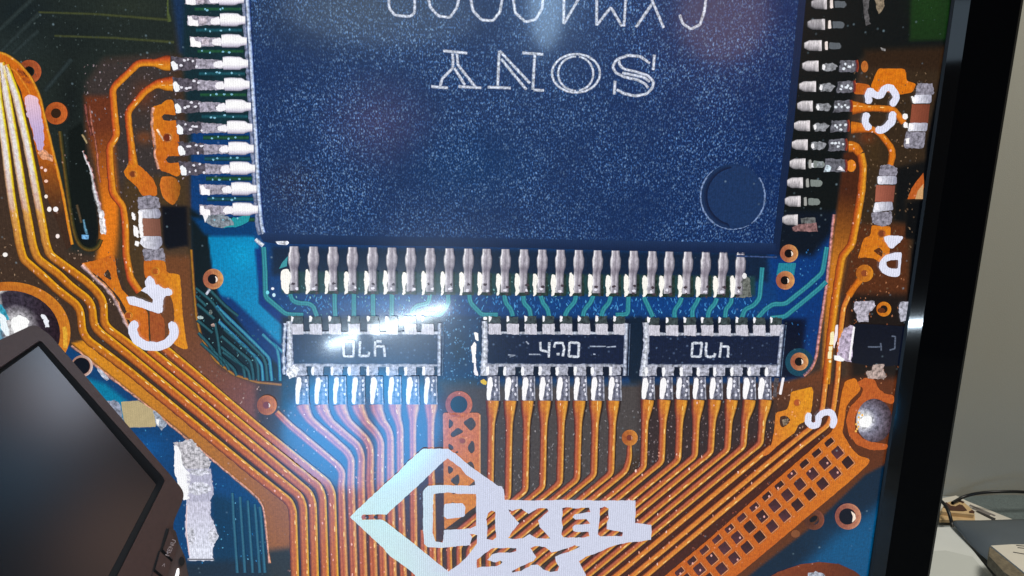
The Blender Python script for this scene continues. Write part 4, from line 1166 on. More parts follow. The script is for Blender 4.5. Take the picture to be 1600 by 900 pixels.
def teal(pts, w=8.2, prof=TL):
    part(Pic().rib(pts, w, prof, 3, 'teal', wob=.3, lim=5), 'board_track')


teal([(412, 386), (414, 420), (415, 464), (447, 491), (474, 491)], [9, 9, 9, 8, 5])
for l in ([(453, 459), (457, 470), (467, 474), (482, 474), (490, 479), (495, 494)], [(523, 459), (523, 478), (524, 494)], [(553, 459), (553, 494)], [(583, 459), (583, 494)], [(612.5, 459), (612, 494)],
          [(672, 460), (669, 474), (651, 478), (645, 484), (642, 493)], [(700, 460), (701, 474), (689, 492), (664, 491)], [(733, 460), (735, 473), (753, 492), (778, 492)],
          [(788, 461), (790, 473), (799, 484), (801, 494)], [(818, 462), (818, 473), (828, 483), (829, 494)], [(845, 462), (848, 473), (856, 483), (858, 494)],
          [(900, 462), (898, 472), (886, 485), (883, 494)], [(927, 462), (923, 473), (913, 484), (911, 494)], [(954, 463), (952, 473), (942, 484), (940, 494)],
          [(982, 463), (981, 491), (962, 492)], [(1006, 464), (1012, 477), (1020, 495)], [(1065, 465), (1062, 474), (1054, 484), (1054, 496)], [(1092, 465), (1088, 474), (1082, 483), (1082, 496)],
          [(1120, 466), (1117, 475), (1108, 484), (1106, 496)], [(1143, 466), (1142, 474), (1134, 483), (1133, 496)], [(1191, 418), (1187, 466), (1177, 478), (1164, 483), (1159, 497)],
          [(1184, 497), (1195, 484), (1208, 475), (1227, 475), (1262, 447), (1285, 426), (1292, 386)], [(1204, 497), (1226, 495), (1252, 474), (1280, 451), (1291, 440)]):
    teal(l)
part(Pic().poly([(1217, 411), (1244, 411), (1241, 430), (1213, 430)], (36, 132, 152), 3, 'teal', wob=.3), 'board_track')
part(Pic().ring(1249, 566, 12, 22, (20, 70, 90), (16, 60, 84), 2, 'board'), 'board_track')
DT = [(-1, (8, 24, 32)), (0, (44, 98, 108)), (1, (8, 24, 32))]
BT = [(-1, (4, 52, 120)), (0, (70, 160, 180)), (1, (4, 52, 120))]
for l, q in (([(338, 478), (400, 538), (421, 560), (425, 595)], BT), ([(342, 502), (400, 558), (409, 570), (411, 595)], BT), ([(346, 525), (392, 565), (395, 580), (396, 594)], DT), ([(345, 542), (380, 572), (383, 590)], DT),
             ([(345, 558), (366, 577), (370, 587)], DT), ([(410, 522), (433, 544), (436, 560), (438, 595)], BT), ([(306, 450), (330, 470), (352, 500)], DT), ([(308, 475), (335, 498)], DT), ([(336, 505), (342, 540), (346, 570)], DT),
             ([(310, 520), (335, 548)], DT), ([(308, 500), (332, 520)], DT),
             ([(348, 550), (388, 578), (391, 594)], DT), ([(330, 545), (352, 566), (358, 578)], DT), ([(325, 450), (352, 478), (372, 494)], DT), ([(352, 500), (412, 558), (416, 572), (418, 595)], DT),
             ([(350, 514), (398, 556), (403, 572), (404, 595)], DT), ([(306, 462), (322, 478)], DT), ([(314, 536), (340, 560), (350, 572)], DT), ([(425, 535), (444, 552)], BT)):
    teal(l, 5.5, q)
for x in (365, 377, 389, 400, 408):
    teal([(x - 2, 770 + (x - 365) * .5), (x, 810), (x + 6, 895)], 5, [(-1, (16, 56, 90)), (0, (56, 112, 134)), (1, (16, 50, 80))])
part(Pic().rib([(322, 460), (328, 452)], 4, WHT, 4, 'solder').ell(313, 496, 5, 2.4, (200, 220, 220), 4, 'solder', wob=.8).ell(333, 508, 3, 2.6, (190, 160, 150), 4, 'solder', wob=.6)
     .ell(329, 488, 2.4, 4, (120, 130, 126), 4, 'solder', wob=.6).ell(426, 451, 2.4, 2.2, (240, 245, 255), 4).ell(428, 461, 2.6, 3, (200, 235, 250), 4).ell(418, 457, 2.6, 3, (120, 220, 240), 4), 'solder_speck', kind='stuff')


# ================================================================== small parts in the picture
def capac(top, cap1, body, cap2, bot, bcol, label, edge=None):
    b = Pic().poly(body, lambda x, y: mixc(bcol, (bcol[0] * .75, bcol[1] * .72, bcol[2] * .72), (x - body[0][0]) / 30), 4, 'plain', wob=.2)
    o = part(b, 'capacitor', label)
    for k, pl in (('end_cap', cap1), ('end_cap', cap2)):
        q = Pic().poly(pl, lambda x, y: mixc((236, 236, 246), (140, 140, 160), (x - pl[0][0]) / 34), 5, 'pin', rnd=3, wob=.3, step=4)  # metal sheen painted as a gradient from left to right
        q.poly([(pl[0][0] + 1, pl[0][1] + 3), (pl[0][0] + 6, pl[0][1] + 1), (pl[0][0] + 7, pl[-1][1] - 4), (pl[0][0] + 1, pl[-1][1] - 3)], (246, 244, 252), 6, 'plain', wob=.9, rnd=2)
        so = q.build(k); so.parent = o
    for pl in (top, bot):
        q = Pic().poly(pl, (150, 146, 160), 4, 'solder', rnd=3, wob=1, step=3)
        so = q.build('solder'); so.parent = o
    if edge:
        q = Pic()
        for pl in edge: q.poly(pl, (255, 252, 252), 6, 'plain', rnd=2, wob=.8, step=3)
        so = q.build('solder_bead'); so.parent = o
    return o


capac([(215, 308), (232, 305), (248, 308), (251, 326), (216, 327)], [(216, 328), (248, 326), (252, 334), (250, 341), (217, 341)], [(222, 341), (250, 342), (252, 369), (224, 369)],
      [(222, 369), (252, 369), (254, 382), (246, 390), (226, 388), (218, 380)], [(222, 389), (256, 388), (258, 406), (226, 407)], (152, 102, 84),
      'brown chip capacitor with silver ends above the white 4',
      [[(206, 330), (211, 336), (211, 345), (206, 342)], [(208, 350), (216, 358), (217, 372), (210, 368)], [(211, 376), (218, 378), (216, 385), (211, 384)], [(216, 330), (222, 330), (224, 370), (219, 372), (217, 350)]])
capac([(1433, 130), (1457, 130), (1460, 148), (1430, 148)], [(1429, 148), (1456, 148), (1455, 161), (1427, 162)], [(1425, 163), (1453, 163), (1450, 192), (1422, 192)],
      [(1421, 192), (1450, 192), (1448, 205), (1418, 205)], [(1415, 206), (1446, 206), (1443, 233), (1412, 231)], (146, 78, 56),
      'dark brown chip capacitor at the far right edge of the screen',
      [[(1424, 150), (1430, 152), (1431, 162), (1425, 160)], [(1411, 178), (1418, 178), (1418, 186), (1411, 186)], [(1412, 192), (1417, 190), (1419, 200), (1413, 200)], [(1420, 192), (1428, 195), (1426, 204), (1420, 202)], [(1415, 217), (1421, 215), (1421, 225), (1415, 225)]])
capac([(1376, 258), (1390, 257), (1402, 262), (1402, 275), (1373, 275)], [(1371, 275), (1401, 275), (1401, 288), (1371, 288)], [(1369, 289), (1399, 290), (1396, 316), (1367, 315)],
      [(1367, 316), (1394, 315), (1396, 328), (1364, 332)], [(1362, 332), (1394, 330), (1393, 350), (1378, 354), (1363, 349)], (168, 96, 76),
      'pinkish brown chip capacitor above the triangular copper patch')
o = part(Pic().poly([(189, 628), (216, 626), (238, 640), (246, 652), (243, 667), (200, 668), (193, 655)], (186, 168, 126), 4, 'plain', wob=.3), 'capacitor', 'beige chip capacitor half hidden by the small monitor')
q = Pic().poly([(165, 626), (182, 626), (189, 634), (192, 660), (186, 652), (172, 640)], (150, 156, 176), 5, 'solder', wob=1.2); so = q.build('solder'); so.parent = o
q = Pic().poly([(238, 640), (250, 648), (262, 662), (252, 672), (244, 664)], (170, 180, 196), 5, 'solder', wob=1.2).poly([(244, 655), (249, 656), (248, 665), (244, 662)], (250, 250, 250), 6, 'plain', wob=.6); so = q.build('solder'); so.parent = o
part(Pic().poly([(152, 574), (160, 580), (170, 592), (166, 594), (154, 582)], (200, 204, 220), 5, 'solder', wob=1), 'solder_bead')

# transistor at the right
o = part(Pic().poly([(1335, 506), (1372, 507), (1415, 510), (1408, 570), (1370, 574), (1330, 566)], (11, 16, 32), 5, 'board', wob=.3), 'transistor', 'square dark blue transistor at the right edge of the screen')
for pl, c in (([(1336, 471), (1366, 470), (1368, 478), (1362, 486), (1357, 488), (1357, 503), (1340, 503), (1338, 490), (1334, 482)], (196, 190, 204)), ([(1406, 472), (1420, 471), (1418, 500), (1407, 503), (1404, 482)], (190, 190, 204)),
              ([(1364, 570), (1382, 569), (1380, 578), (1386, 588), (1380, 593), (1356, 591), (1353, 580), (1363, 578)], (190, 168, 160))):
    q = Pic().poly(pl, c, 6, 'solder', rnd=2, wob=.8, step=3); so = q.build('lead'); so.parent = o
q = Pic().poly([(1328, 508), (1335, 510), (1330, 566), (1318, 564), (1308, 560), (1312, 530), (1318, 515)], (206, 190, 214), 6, 'solder', wob=1, step=3)
q.poly([(1333, 510), (1336, 511), (1329, 563), (1326, 562)], (255, 252, 255), 7, 'plain').poly([(1303, 555), (1312, 556), (1320, 562), (1316, 565), (1303, 562)], (255, 255, 255), 7, 'plain', rnd=2, wob=.6)
so = q.build('lead'); so.parent = o
q = Pic()
for st in ([(1356, 542), (1378, 542)], [(1376, 536), (1377, 548)], [(1393, 525), (1399, 526), (1398, 545), (1390, 547)]): q.rib(st, 3.2, [(-1, (30, 40, 60)), (0, (110, 120, 140)), (1, (30, 40, 60))], 7, 'etch', lim=1)
so = q.build('digit'); so.parent = o
bd = Pic()
for l in ([(1298, 519), (1303, 518), (1303, 538), (1296, 539)], [(1295, 541), (1301, 541), (1300, 548), (1295, 548)], [(1294, 549), (1300, 549), (1299, 561), (1293, 560)], [(1295, 563), (1299, 563), (1298, 567), (1295, 566)],
          [(1306, 508), (1310, 507), (1308, 530), (1303, 545), (1302, 535)]):
    bd.poly(l, (250, 240, 190) if l[0][0] < 1300 else (250, 236, 240), 4, 'plain', rnd=1.5, wob=.4)
part(bd, 'solder_bead', 'row of pale yellow solder beads left of the transistor')


def ballc(cx, cy, hx, hy, r, dark, light):
    def f(x, y):
        d = math.hypot(x - hx, y - hy) / r
        return mixc((255, 255, 255), mixc(light, dark, (d - .35) / .6), (d - .18) / .25)
    return f


def grid_ell(p, cx, cy, rx, ry, col, layer, mat, n=40, m_=14):
    base = len(p.v); k = p._m(mat)
    p._put(cx, cy, col, layer)
    for r in range(1, m_ + 1):
        for i in range(n):
            t = 2 * math.pi * i / n
            p._put(cx + rx * r / m_ * math.cos(t), cy + ry * r / m_ * math.sin(t), col, layer)
    for i in range(n):
        p.f.append([base, base + 1 + i, base + 1 + (i + 1) % n]); p.mi.append(k)
    for r in range(m_ - 1):
        for i in range(n):
            a = base + 1 + r * n + i; b = base + 1 + r * n + (i + 1) % n
            p.f.append([a, a + n, b + n, b]); p.mi.append(k)


q = Pic(); q.ring(14, 520, 78, 96, (196, 108, 40), (236, 150, 40), 2, asp=.83, n=60)
grid_ell(q, 14, 522, 80, 68, lambda x, y: mixc(mixc((60, 52, 66), (40, 24, 34), (x - 40) / 50), (120, 190, 220) if x < 8 and y > 480 else (255, 255, 255), max(0, 1 - math.hypot((x - 24) / 36, (y - 510) / 34)) ** .6 if x > 2 else max(0, 1 - abs(x - 2) / 40)), 3, 'solder')
q.poly([(17, 498), (30, 493), (44, 497), (46, 506), (36, 518), (26, 524), (18, 512)], (255, 255, 255), 5, 'plain', rnd=4, wob=1.4)
q.poly([(0, 486), (10, 500), (16, 522), (10, 526), (0, 512)], (240, 250, 255), 5, 'plain', rnd=3, wob=1.4)
q.poly([(63, 492), (70, 491), (76, 502), (77, 512), (71, 511), (68, 500)], (240, 242, 250), 5, 'plain', rnd=2, wob=1)
q.poly([(0, 474), (8, 484), (14, 500), (2, 498), (-5, 490)], (60, 170, 200), 4, 'solder', wob=1.2)
q.poly([(98, 512), (103, 510), (106, 522), (105, 544), (99, 543)], (250, 190, 60), 5, 'copper', wob=.6)
part(q, 'solder_ball', 'large glinting solder ball in an orange ring, above the small monitor')
q = Pic()
grid_ell(q, 1366, 657, 28, 34, ballc(1366, 657, 1350, 657, 46, (66, 50, 60), (150, 150, 172)), 4, 'solder')
q.poly([(1343, 655), (1350, 650), (1360, 650), (1363, 658), (1356, 668), (1348, 668), (1342, 662)], (255, 255, 255), 6, 'plain', rnd=3, wob=1)
for k in range(9): q.ell(1342 + rnd.uniform(-5, 6), 645 + k * 3.6, 1.8, 1.8, (250, 190, 90), 5, 'plain', n=8)
part(q, 'solder_ball', 'round silver solder ball at the lower right edge of the screen')
# pale solder column beside the small monitor
q = Pic()
q.poly([(272, 692), (300, 686), (330, 722), (326, 734), (296, 738), (290, 732), (276, 710)], (206, 202, 208), 4, 'solder', wob=1.6, step=3)
q.poly([(272, 694), (280, 700), (286, 726), (298, 740), (296, 780), (286, 782), (276, 752), (272, 730)], (250, 250, 252), 5, 'plain', rnd=4, wob=1.2)
q.poly([(290, 733), (329, 732), (332, 752), (333, 772), (329, 782), (329, 806), (337, 824), (341, 838), (335, 850), (332, 864), (333, 876), (296, 877), (293, 850), (289, 830), (290, 800), (294, 770)],
       lambda x, y: mixc((206, 204, 222), (226, 228, 242), (y - 800) / 60) if y > 785 else (186, 184, 204), 5, 'pin', wob=1, step=3)
for cx, cy, rx, ry in ((312, 763, 18, 10), (332, 838, 7, 12), (298, 838, 6, 14), (312, 738, 16, 5)): q.ell(cx, cy, rx, ry, (222, 222, 234), 6, 'solder', wob=1.4)
q.rib([(293, 874), (312, 874), (334, 874)], 3, [(-1, (180, 180, 190)), (0, (60, 56, 64)), (1, (200, 200, 214))], 7, 'plain')
q.rib([(292, 790), (291, 830), (296, 868)], 2.5, [(-1, (120, 110, 130)), (0, (250, 220, 220)), (1, (220, 220, 230))], 7, 'plain')
part(q, 'solder_pad', 'pale lumpy solder column right of the small monitor')
q = Pic()
q.poly([(1195, 906), (1215, 894), (1250, 882), (1280, 878), (1310, 881), (1335, 892), (1352, 906), (1352, 925), (1195, 925)], lambda x, y: mixc((140, 66, 34), (104, 48, 26), (x - 1260) / 60), 3, 'copper', wob=.3)
q.poly([(1262, 896), (1275, 893), (1288, 896), (1290, 912), (1260, 912)], (180, 186, 200), 5, 'solder', wob=1)
part(q, 'copper_ring', 'brown copper dome at the bottom right edge of the screen')

# ================================================================== white print
SP = [(-1, (226, 226, 244)), (1, (226, 230, 250))]


def silk(name, pics, label=None):
    p = Pic()
    for kind, a, w in pics:
        if kind == 'r': p.rib(a, w, SP, 10, 'silk', lim=5, wob=.5, step=3, cap=True)
        else: p.poly(a, (226, 228, 246), 10, 'silk', rnd=w, wob=.5, step=3)
    return part(p, name, label)


silk('letter', [('r', [(1355, 176), (1351, 190), (1359, 203)], 11), ('r', [(1395, 174), (1394, 190), (1380, 203), (1368, 203)], 12)], 'white C of the C3 mark')
silk('digit', [('r', [(1358, 162), (1356, 148), (1362, 138)], 11), ('r', [(1358, 140), (1366, 148), (1376, 150), (1382, 138), (1392, 136), (1400, 148), (1400, 156), (1392, 165)], 11)], 'white 3 of the C3 mark')
silk('digit', [('r', [(1264, 645), (1262, 660), (1268, 666), (1278, 664), (1279, 650), (1288, 644), (1299, 644), (1304, 654), (1300, 669)], 10)], 'white 5 above the copper mesh')
silk('digit', [('p', [(1380, 371), (1388, 368), (1412, 369), (1407, 378), (1394, 389), (1388, 386)], 3)])
part(Pic().poly([(1409, 394), (1396, 395), (1383, 399), (1375, 408), (1373, 418), (1379, 427), (1390, 432), (1400, 433), (1406, 431)], (226, 228, 246), 10, 'silk', rnd=3, wob=.3,
                holes=[[(1384, 409), (1395, 406), (1404, 406), (1403, 420), (1394, 420), (1386, 417)]]), 'letter', 'white O cut off by the screen edge')
silk('letter', [('r', [(213, 502), (206, 514), (212, 530), (226, 540), (246, 542), (262, 536), (272, 524), (272, 512), (265, 504)], 14)], 'white C of the C4 mark')
silk('digit', [('p', [(197, 463), (212, 464), (238, 474), (240, 468), (229, 458), (219, 454), (236, 443), (248, 445), (257, 452), (262, 449), (270, 454), (268, 462), (258, 462), (255, 470), (254, 488), (247, 490), (222, 481), (202, 476)], 3),
               ('p', [(232, 462), (226, 440), (233, 430), (241, 436), (244, 450)], 3)], 'white 4 of the C4 mark')


# the logo, with the tracks showing through its cut-out letters
def wc(x, y):
    return mixc((204, 232, 232), (208, 212, 232), (x - 620) / 90)


T7 = lambda l: [(600 + a / 6, 750 + b / 6) for a, b in l]
T8 = lambda l: [(800 + a / 6, 750 + b / 6) for a, b in l]
LG = Pic()
LG.poly([(547, 808), (560, 795), (597, 760), (622, 738), (637, 722), (661, 701), (700, 701), (712, 709), (699, 716), (680, 733), (663, 750), (640, 771), (618, 791), (604, 804), (598, 804), (566, 804)], wc, 10, 'silk', wob=.5)
LOGO = part(LG, 'logo', 'white diamond logo with PIXEL FX lettering, printed over the tracks')


def lsub(p, name='white_print'):
    so = p.build(name); so.parent = LOGO; return so


lsub(Pic().poly([(547, 808), (566, 804), (566, 812), (598, 812), (604, 816), (615, 825), (647, 850), (675, 873), (701, 893), (717, 882), (731, 869), (745, 850), (745, 920), (660, 925), (648, 898), (630, 883), (610, 870), (600, 858), (575, 834)], wc, 11, 'silk', wob=.5))
lsub(Pic().poly([(698, 702), (712, 709), (735, 729), (768, 752), (773, 758), (783, 760), (787, 765), (788, 780), (745, 783), (743, 757), (741, 750), (728, 742), (720, 731), (708, 722), (698, 715)], wc, 11, 'silk', wob=.4))
# square frame of the P
lsub(Pic().poly([(668, 759), (690, 758), (735, 759), (745, 757), (747, 772), (720, 772), (700, 769), (677, 772), (676, 832), (680, 846), (692, 848), (694, 828), (735, 826), (747, 820), (747, 836), (734, 834), (738, 840), (734, 852), (712, 854), (690, 856), (668, 855), (663, 850), (661, 830), (661, 768)], wc, 12, 'silk', rnd=1.5, wob=.5))
lsub(Pic().poly([(694, 788), (708, 786), (722, 786), (727, 792), (726, 807), (716, 809), (698, 811), (693, 806)], wc, 12, 'silk', rnd=2, wob=.4))
LI = T7([(975, 310), (1005, 285), (1045, 300), (1040, 420), (1055, 540), (1020, 565), (965, 550), (972, 470), (960, 370)])
LX = T8([(-35, 275), (0, 290), (90, 265), (155, 320), (240, 265), (330, 265), (345, 290), (245, 380), (260, 440), (310, 490), (360, 545), (320, 550), (230, 545), (165, 505), (95, 550), (0, 552), (-35, 545), (-10, 500), (65, 405), (20, 350), (-20, 310)])
LE = T8([(470, 265), (500, 255), (600, 265), (720, 258), (735, 300), (660, 310), (590, 320), (570, 350), (600, 370), (700, 368), (735, 410), (660, 415), (590, 420), (570, 440), (570, 475), (600, 485), (715, 485), (725, 530), (650, 540), (480, 540), (460, 510), (475, 440), (465, 380), (475, 320)])
LL = T8([(820, 265), (870, 250), (905, 270), (905, 360), (890, 400), (890, 460), (960, 475), (1040, 490), (1035, 525), (940, 525), (830, 530), (805, 510), (815, 420), (825, 340)])
LX2 = T8([(170, 640), (210, 620), (310, 625), (370, 680), (470, 655), (590, 612), (640, 625), (560, 665), (440, 700), (405, 720), (410, 760), (440, 810), (430, 850), (360, 860), (290, 840), (240, 790), (180, 800), (90, 850), (0, 870), (0, 850), (80, 810), (200, 760), (225, 720), (200, 680)])
LF = T7([(1240, 640), (1130, 636), (1010, 640), (880, 740), (800, 790), (720, 860), (710, 895), (790, 880), (860, 830), (910, 812), (1060, 808), (1095, 790), (1112, 765), (1090, 755), (1050, 775), (970, 752), (1010, 700), (1080, 678), (1180, 680), (1240, 668)])
blk = [(745, 757), (762, 748), (787, 765), (789, 781), (830, 782), (880, 781), (935, 782), (993, 782), (993, 800), (992, 817), (1000, 818), (1018, 820), (1018, 832), (1017, 843), (1003, 846), (983, 847), (957, 853), (943, 860), (915, 870), (905, 877), (910, 888), (915, 897), (918, 925), (744, 925), (744, 852), (734, 868), (726, 874), (745, 843), (744, 820), (745, 790)]
blk = [(744, 757), (762, 748), (787, 765), (789, 781), (830, 782), (880, 781), (935, 782), (993, 782), (993, 800), (992, 817), (1000, 818), (1018, 820), (1018, 832), (1017, 843), (1003, 846), (983, 847), (957, 853), (943, 860), (915, 870), (905, 877), (910, 888), (915, 897), (918, 925), (700, 925), (701, 893), (717, 882), (731, 869), (745, 850), (746, 836), (744, 820)]
lsub(Pic().poly(blk, wc, 13, 'silk', holes=[LI, LX, LE, LL, LX2, LF], wob=.5))
for k, (x, c) in enumerate(((568, (196, 110, 90)), (573, (60, 50, 60)), (581, (200, 116, 84)), (587, (60, 46, 56)), (594, (200, 110, 70)))):
    lsub(Pic().ell(x, 808, 3.4, 2.6 + (k % 2 == 0), c, 12, 'copper'), 'slot')

# ================================================================== monitor case
M['gloss_black'] = room_mat('glossy_black_plastic', (0.003, 0.003, 0.0035), 0.06, coat=0.3)
M['gloss_black'].node_tree.nodes['Principled BSDF'].inputs['Specular IOR Level'].default_value = .04
M['gloss_black'].node_tree.nodes['Principled BSDF'].inputs['Coat Weight'].default_value = .08
M['bezel_gloss'] = room_mat('mirror_black_bezel_edge', (0.002, 0.002, 0.0025), 0.05)
M['matt_black'] = room_mat('matt_black_plastic', (0.006, 0.006, 0.007), 0.45)
xe1 = P(1420, 450).x; xe2 = P(1427, 450, -0.002).x; xe3 = P(1450, 450, -0.006).x; xo = P(1529, 450, -0.008).x
xc = -0.02
ZT, ZB = 0.62, 0.115
zt, zb = ZT - 0.012, ZB + 0.014
XL = -0.36


def frame_ring(name, in0, y0, out0, y1, mat, thick=0):
    """mitred rectangular ring between an inner and an outer outline given as (xl, xr, zb, zt)"""
    a = [(in0[0], y0, in0[2]), (in0[1], y0, in0[2]), (in0[1], y0, in0[3]), (in0[0], y0, in0[3])]
    b = [(out0[0], y1, out0[2]), (out0[1], y1, out0[2]), (out0[1], y1, out0[3]), (out0[0], y1, out0[3])]
    f = [(i, (i + 1) % 4, 4 + (i + 1) % 4, 4 + i) for i in range(4)]
    return kid(mesh(name, a + b, f, mat), MON)


def outl(dx, dz=None):
    dz = dx if dz is None else dz
    return (XL - dx, xe1 + dx, zb - dz, zt + dz)


d2, d3, do = xe2 - xe1, xe3 - xe1, xo - xe1
frame_ring('bezel_lip', outl(0), -0.0016, outl(d2), -0.0022, M['matt_black'])
frame_ring('bezel_chamfer', outl(d2), -0.0022, outl(d3), -0.0060, M['bezel_gloss'])
frame_ring('bezel', outl(d3), -0.0060, outl(do - 0.0022), -0.0080, M['gloss_black'])
frame_ring('bezel_edge', outl(do - 0.0022), -0.0080, outl(do), -0.0062, M['gloss_black'])
kid(mesh('case_side', *(lambda a, b: ([(a[0], -0.0062, a[2]), (a[1], -0.0062, a[2]), (a[1], -0.0062, a[3]), (a[0], -0.0062, a[3]),
                                       (b[0], 0.035, b[2]), (b[1], 0.035, b[2]), (b[1], 0.035, b[3]), (b[0], 0.035, b[3])],
                                      [(i, (i + 1) % 4, 4 + (i + 1) % 4, 4 + i) for i in range(4)] + [(4, 5, 6, 7)]))(outl(do), outl(do - .01)), M['matt_black']), MON)
v, f = box_geo(xc - .05, xc + .05, 0.036, 0.055, 0.02, 0.40); kid(mesh('stand_post', v, f, M['matt_black'], bevel=.004), MON)
v, f = box_geo(xc - .14, xc + .14, -0.03, 0.14, 0.001, 0.018); kid(mesh('stand_base', v, f, M['gloss_black'], bevel=.005), MON)

# ================================================================== small monitor in front
SM0 = CAM + ray(160, 700).normalized() * 0.235
SN = Vector((0.58, -1.0, 0.50)).normalized()


def S(x, y, d=0.0):
    """point of the small monitor's face seen at (x, y); d > 0 is behind the face"""
    r = ray(x, y); n = SN
    t = ((SM0 - n * d) - CAM).dot(n) / r.dot(n)
    return CAM + r * t


M['sm_case'] = room_mat('brown_black_plastic', (0.066, 0.034, 0.028), 0.38, 900, 0.10, bump=.03)
M['sm_glass'] = room_mat('dark_screen_glass', (0.006, 0.010, 0.014), 0.2)
M['sm_black'] = room_mat('black_parts_and_shade', (0.002, 0.002, 0.003), 0.6)
M['print'] = room_mat('pale_button_print', (0.42, 0.33, 0.33), 0.6)
sm_glow_helpers = ((105, 600, .05, (1.0, .45, .22), .14), (205, 850, .07, (1.0, .58, .42), .14), (30, 720, .05, (.1, .5, .9), .07))
for (x_, y_, s_, c_, e_) in sm_glow_helpers:   # unseen soft lights added to tint the blank little screen
    r_ = ray(x_, y_); t_ = (SM0 - CAM).dot(SN) / r_.dot(SN); p_ = CAM + r_ * t_
    rf = (r_ - SN * 2 * r_.dot(SN)).normalized()
    lamp('round_glow_helper', p_ + rf * .9, p_, s_ * 2.2, s_ * 2.2, e_, c_)
sp = sum((S(x, y) for x, y in ((150, 700), (285, 770), (60, 520))), Vector()) / 3
SMO = thing('small_monitor', 'dark brown plastic hand-held monitor with blank screen and buttons, tilted in the lower left corner', 'small monitor', tuple(S(150, 990, .012)))


def plate(name, loops, d0, d1, mat, bev=0.0, parent=SMO, label=None):
    """a plate of the small monitor: outline(s) on the face, from depth d0 back to d1"""
    n = [len(l) for l in loops]
    tris = tessellate_polygon([[Vector((a, b, 0)) for a, b in l] for l in loops])
    top = [S(a, b, d0) for l in loops for a, b in l]
    bot = [p - SN * (d1 - d0) for p in top]
    N = len(top)
    fs = [tuple(t) for t in tris] + [tuple(N + i for i in reversed(t)) for t in tris]
    k = 0
    for l in loops:
        for i in range(len(l)):
            a = k + i; b = k + (i + 1) % len(l)
            fs.append((a, b, N + b, N + a))
        k += len(l)
    o = mesh(name, top + bot, fs, mat, bevel=bev, segs=3, label=label)
    if parent: kid(o, parent)
    return o


outer = chaikin([(-420, 735), (0, 531), (54, 506), (78, 523), (285, 764), (288, 776), (270, 818), (272, 834), (286, 862), (296, 905), (300, 960), (262, 1090), (100, 1330), (-420, 1330)], True, lim=9)
inner = chaikin([(-330, 735), (0, 574), (63, 531), (72, 541), (254, 744), (258, 751), (180, 906), (90, 1085), (-20, 1270), (-330, 1270)], True, lim=4)
plate('case', [outer, inner], 0, .014, M['sm_case'], .0006)
plate('recess_shade', [chaikin([(-336, 732), (0, 571), (63, 529), (74, 540), (257, 744), (261, 752), (182, 908), (92, 1088), (-18, 1274), (-336, 1274)], True, lim=4)], .0022, .012, M['sm_black'])  # black plate stands for the shaded wall of the recess
plate('screen', [[(-320, 745), (0, 584), (60, 541), (244, 757), (166, 906), (74, 1085), (-40, 1260), (-320, 1260)]], .0016, .0021, M['sm_glass'])
# the arm that carries it, behind the case, and its foot on the desk
sb_ = S(60, 760, .014); v, f = box_geo(sb_.x - .006, sb_.x + .006, sb_.y + .002, sb_.y + .014, .008, sb_.z); kid(mesh('support_arm', v, f, M['sm_black'], bevel=.002), SMO)
v, f = box_geo(sb_.x - .05, sb_.x + .03, sb_.y - .04, sb_.y + .05, .0005, .008); kid(mesh('foot', v, f, M['sm_case'], bevel=.002), SMO)
# button field
panel = chaikin([(264, 826), (274, 828), (280, 850), (290, 872), (294, 905), (290, 960), (262, 1060), (215, 1060), (222, 940), (245, 872)], True, lim=4)
plate('button_field', [panel], -.0001, .002, room_mat('button_field_plastic', (0.07, 0.043, 0.037), .45))
B5 = lambda l: [(200 + a / 4.5, 700 + b / 4.5) for a, b in l]
bt = [B5([(292, 572), (335, 640), (347, 700), (318, 785), (246, 712)]), B5([(226, 728), (302, 798), (286, 875), (262, 912), (192, 852)]), B5([(178, 870), (252, 928), (240, 1010), (212, 1060), (140, 1000)])]
gp = [B5([(268, 566), (290, 566), (246, 712), (316, 790), (302, 800), (224, 722)]), B5([(214, 724), (232, 724), (192, 850), (262, 914), (246, 925), (172, 860)])]
for g in gp: plate('button_gap', [g], -.0003, .001, M['sm_black'])
for b in bt: plate('button', [chaikin(b, True, lim=1.5)], -.0008, .001, M['sm_case'], .0002)
plate('screw_hole', [[(284 + 4.5 * math.cos(a), 877 + 7 * math.sin(a)) for a in [i * math.pi / 10 for i in range(20)]]], -.0004, .001, M['sm_black'])
led, nt_, bs_ = new_mat('lit_indicator'); bs_.inputs['Emission Color'].default_value = (1, 1, 1, 1); bs_.inputs['Emission Strength'].default_value = 1.1
plate('indicator_light', [chaikin([(277, 889), (280, 888), (280, 897), (273, 918), (270, 916)], True, lim=1.5)], -.0009, .001, led)


def flat_text(txt, size, org, xdir, updir, mat, name, parent=None, bold=0.0):
    cu = bpy.data.curves.new(name, 'FONT'); cu.body = txt; cu.size = size; cu.extrude = 0.00003; cu.offset = bold
    cu.align_x = 'CENTER'; cu.align_y = 'CENTER'
    o = bpy.data.objects.new(name, cu); C.objects.link(o)
    dg = bpy.context.evaluated_depsgraph_get()
    me = bpy.data.meshes.new_from_object(o.evaluated_get(dg))
    bpy.data.objects.remove(o)
    x = Vector(xdir).normalized(); z = x.cross(Vector(updir)).normalized(); y = z.cross(x)
    mm = Matrix((x, y, z)).transposed().to_4x4(); mm.translation = org
    me.transform(mm)
    me.materials.clear(); me.materials.append(mat)
    o = bpy.data.objects.new(name, me); C.objects.link(o)
    if parent: kid(o, parent)
    return o


xd = S(271, 848, -.001) - S(264, 864, -.001)
ud = S(262, 855, -.001) - S(271, 859, -.001)
flat_text('MENU', .0016, S(267, 856, -.00085), xd, ud, M['print'], 'lettering', SMO)
flat_text('>', .0016, S(256.5, 883, -.00085), xd, ud, M['print'], 'arrow_mark', SMO)

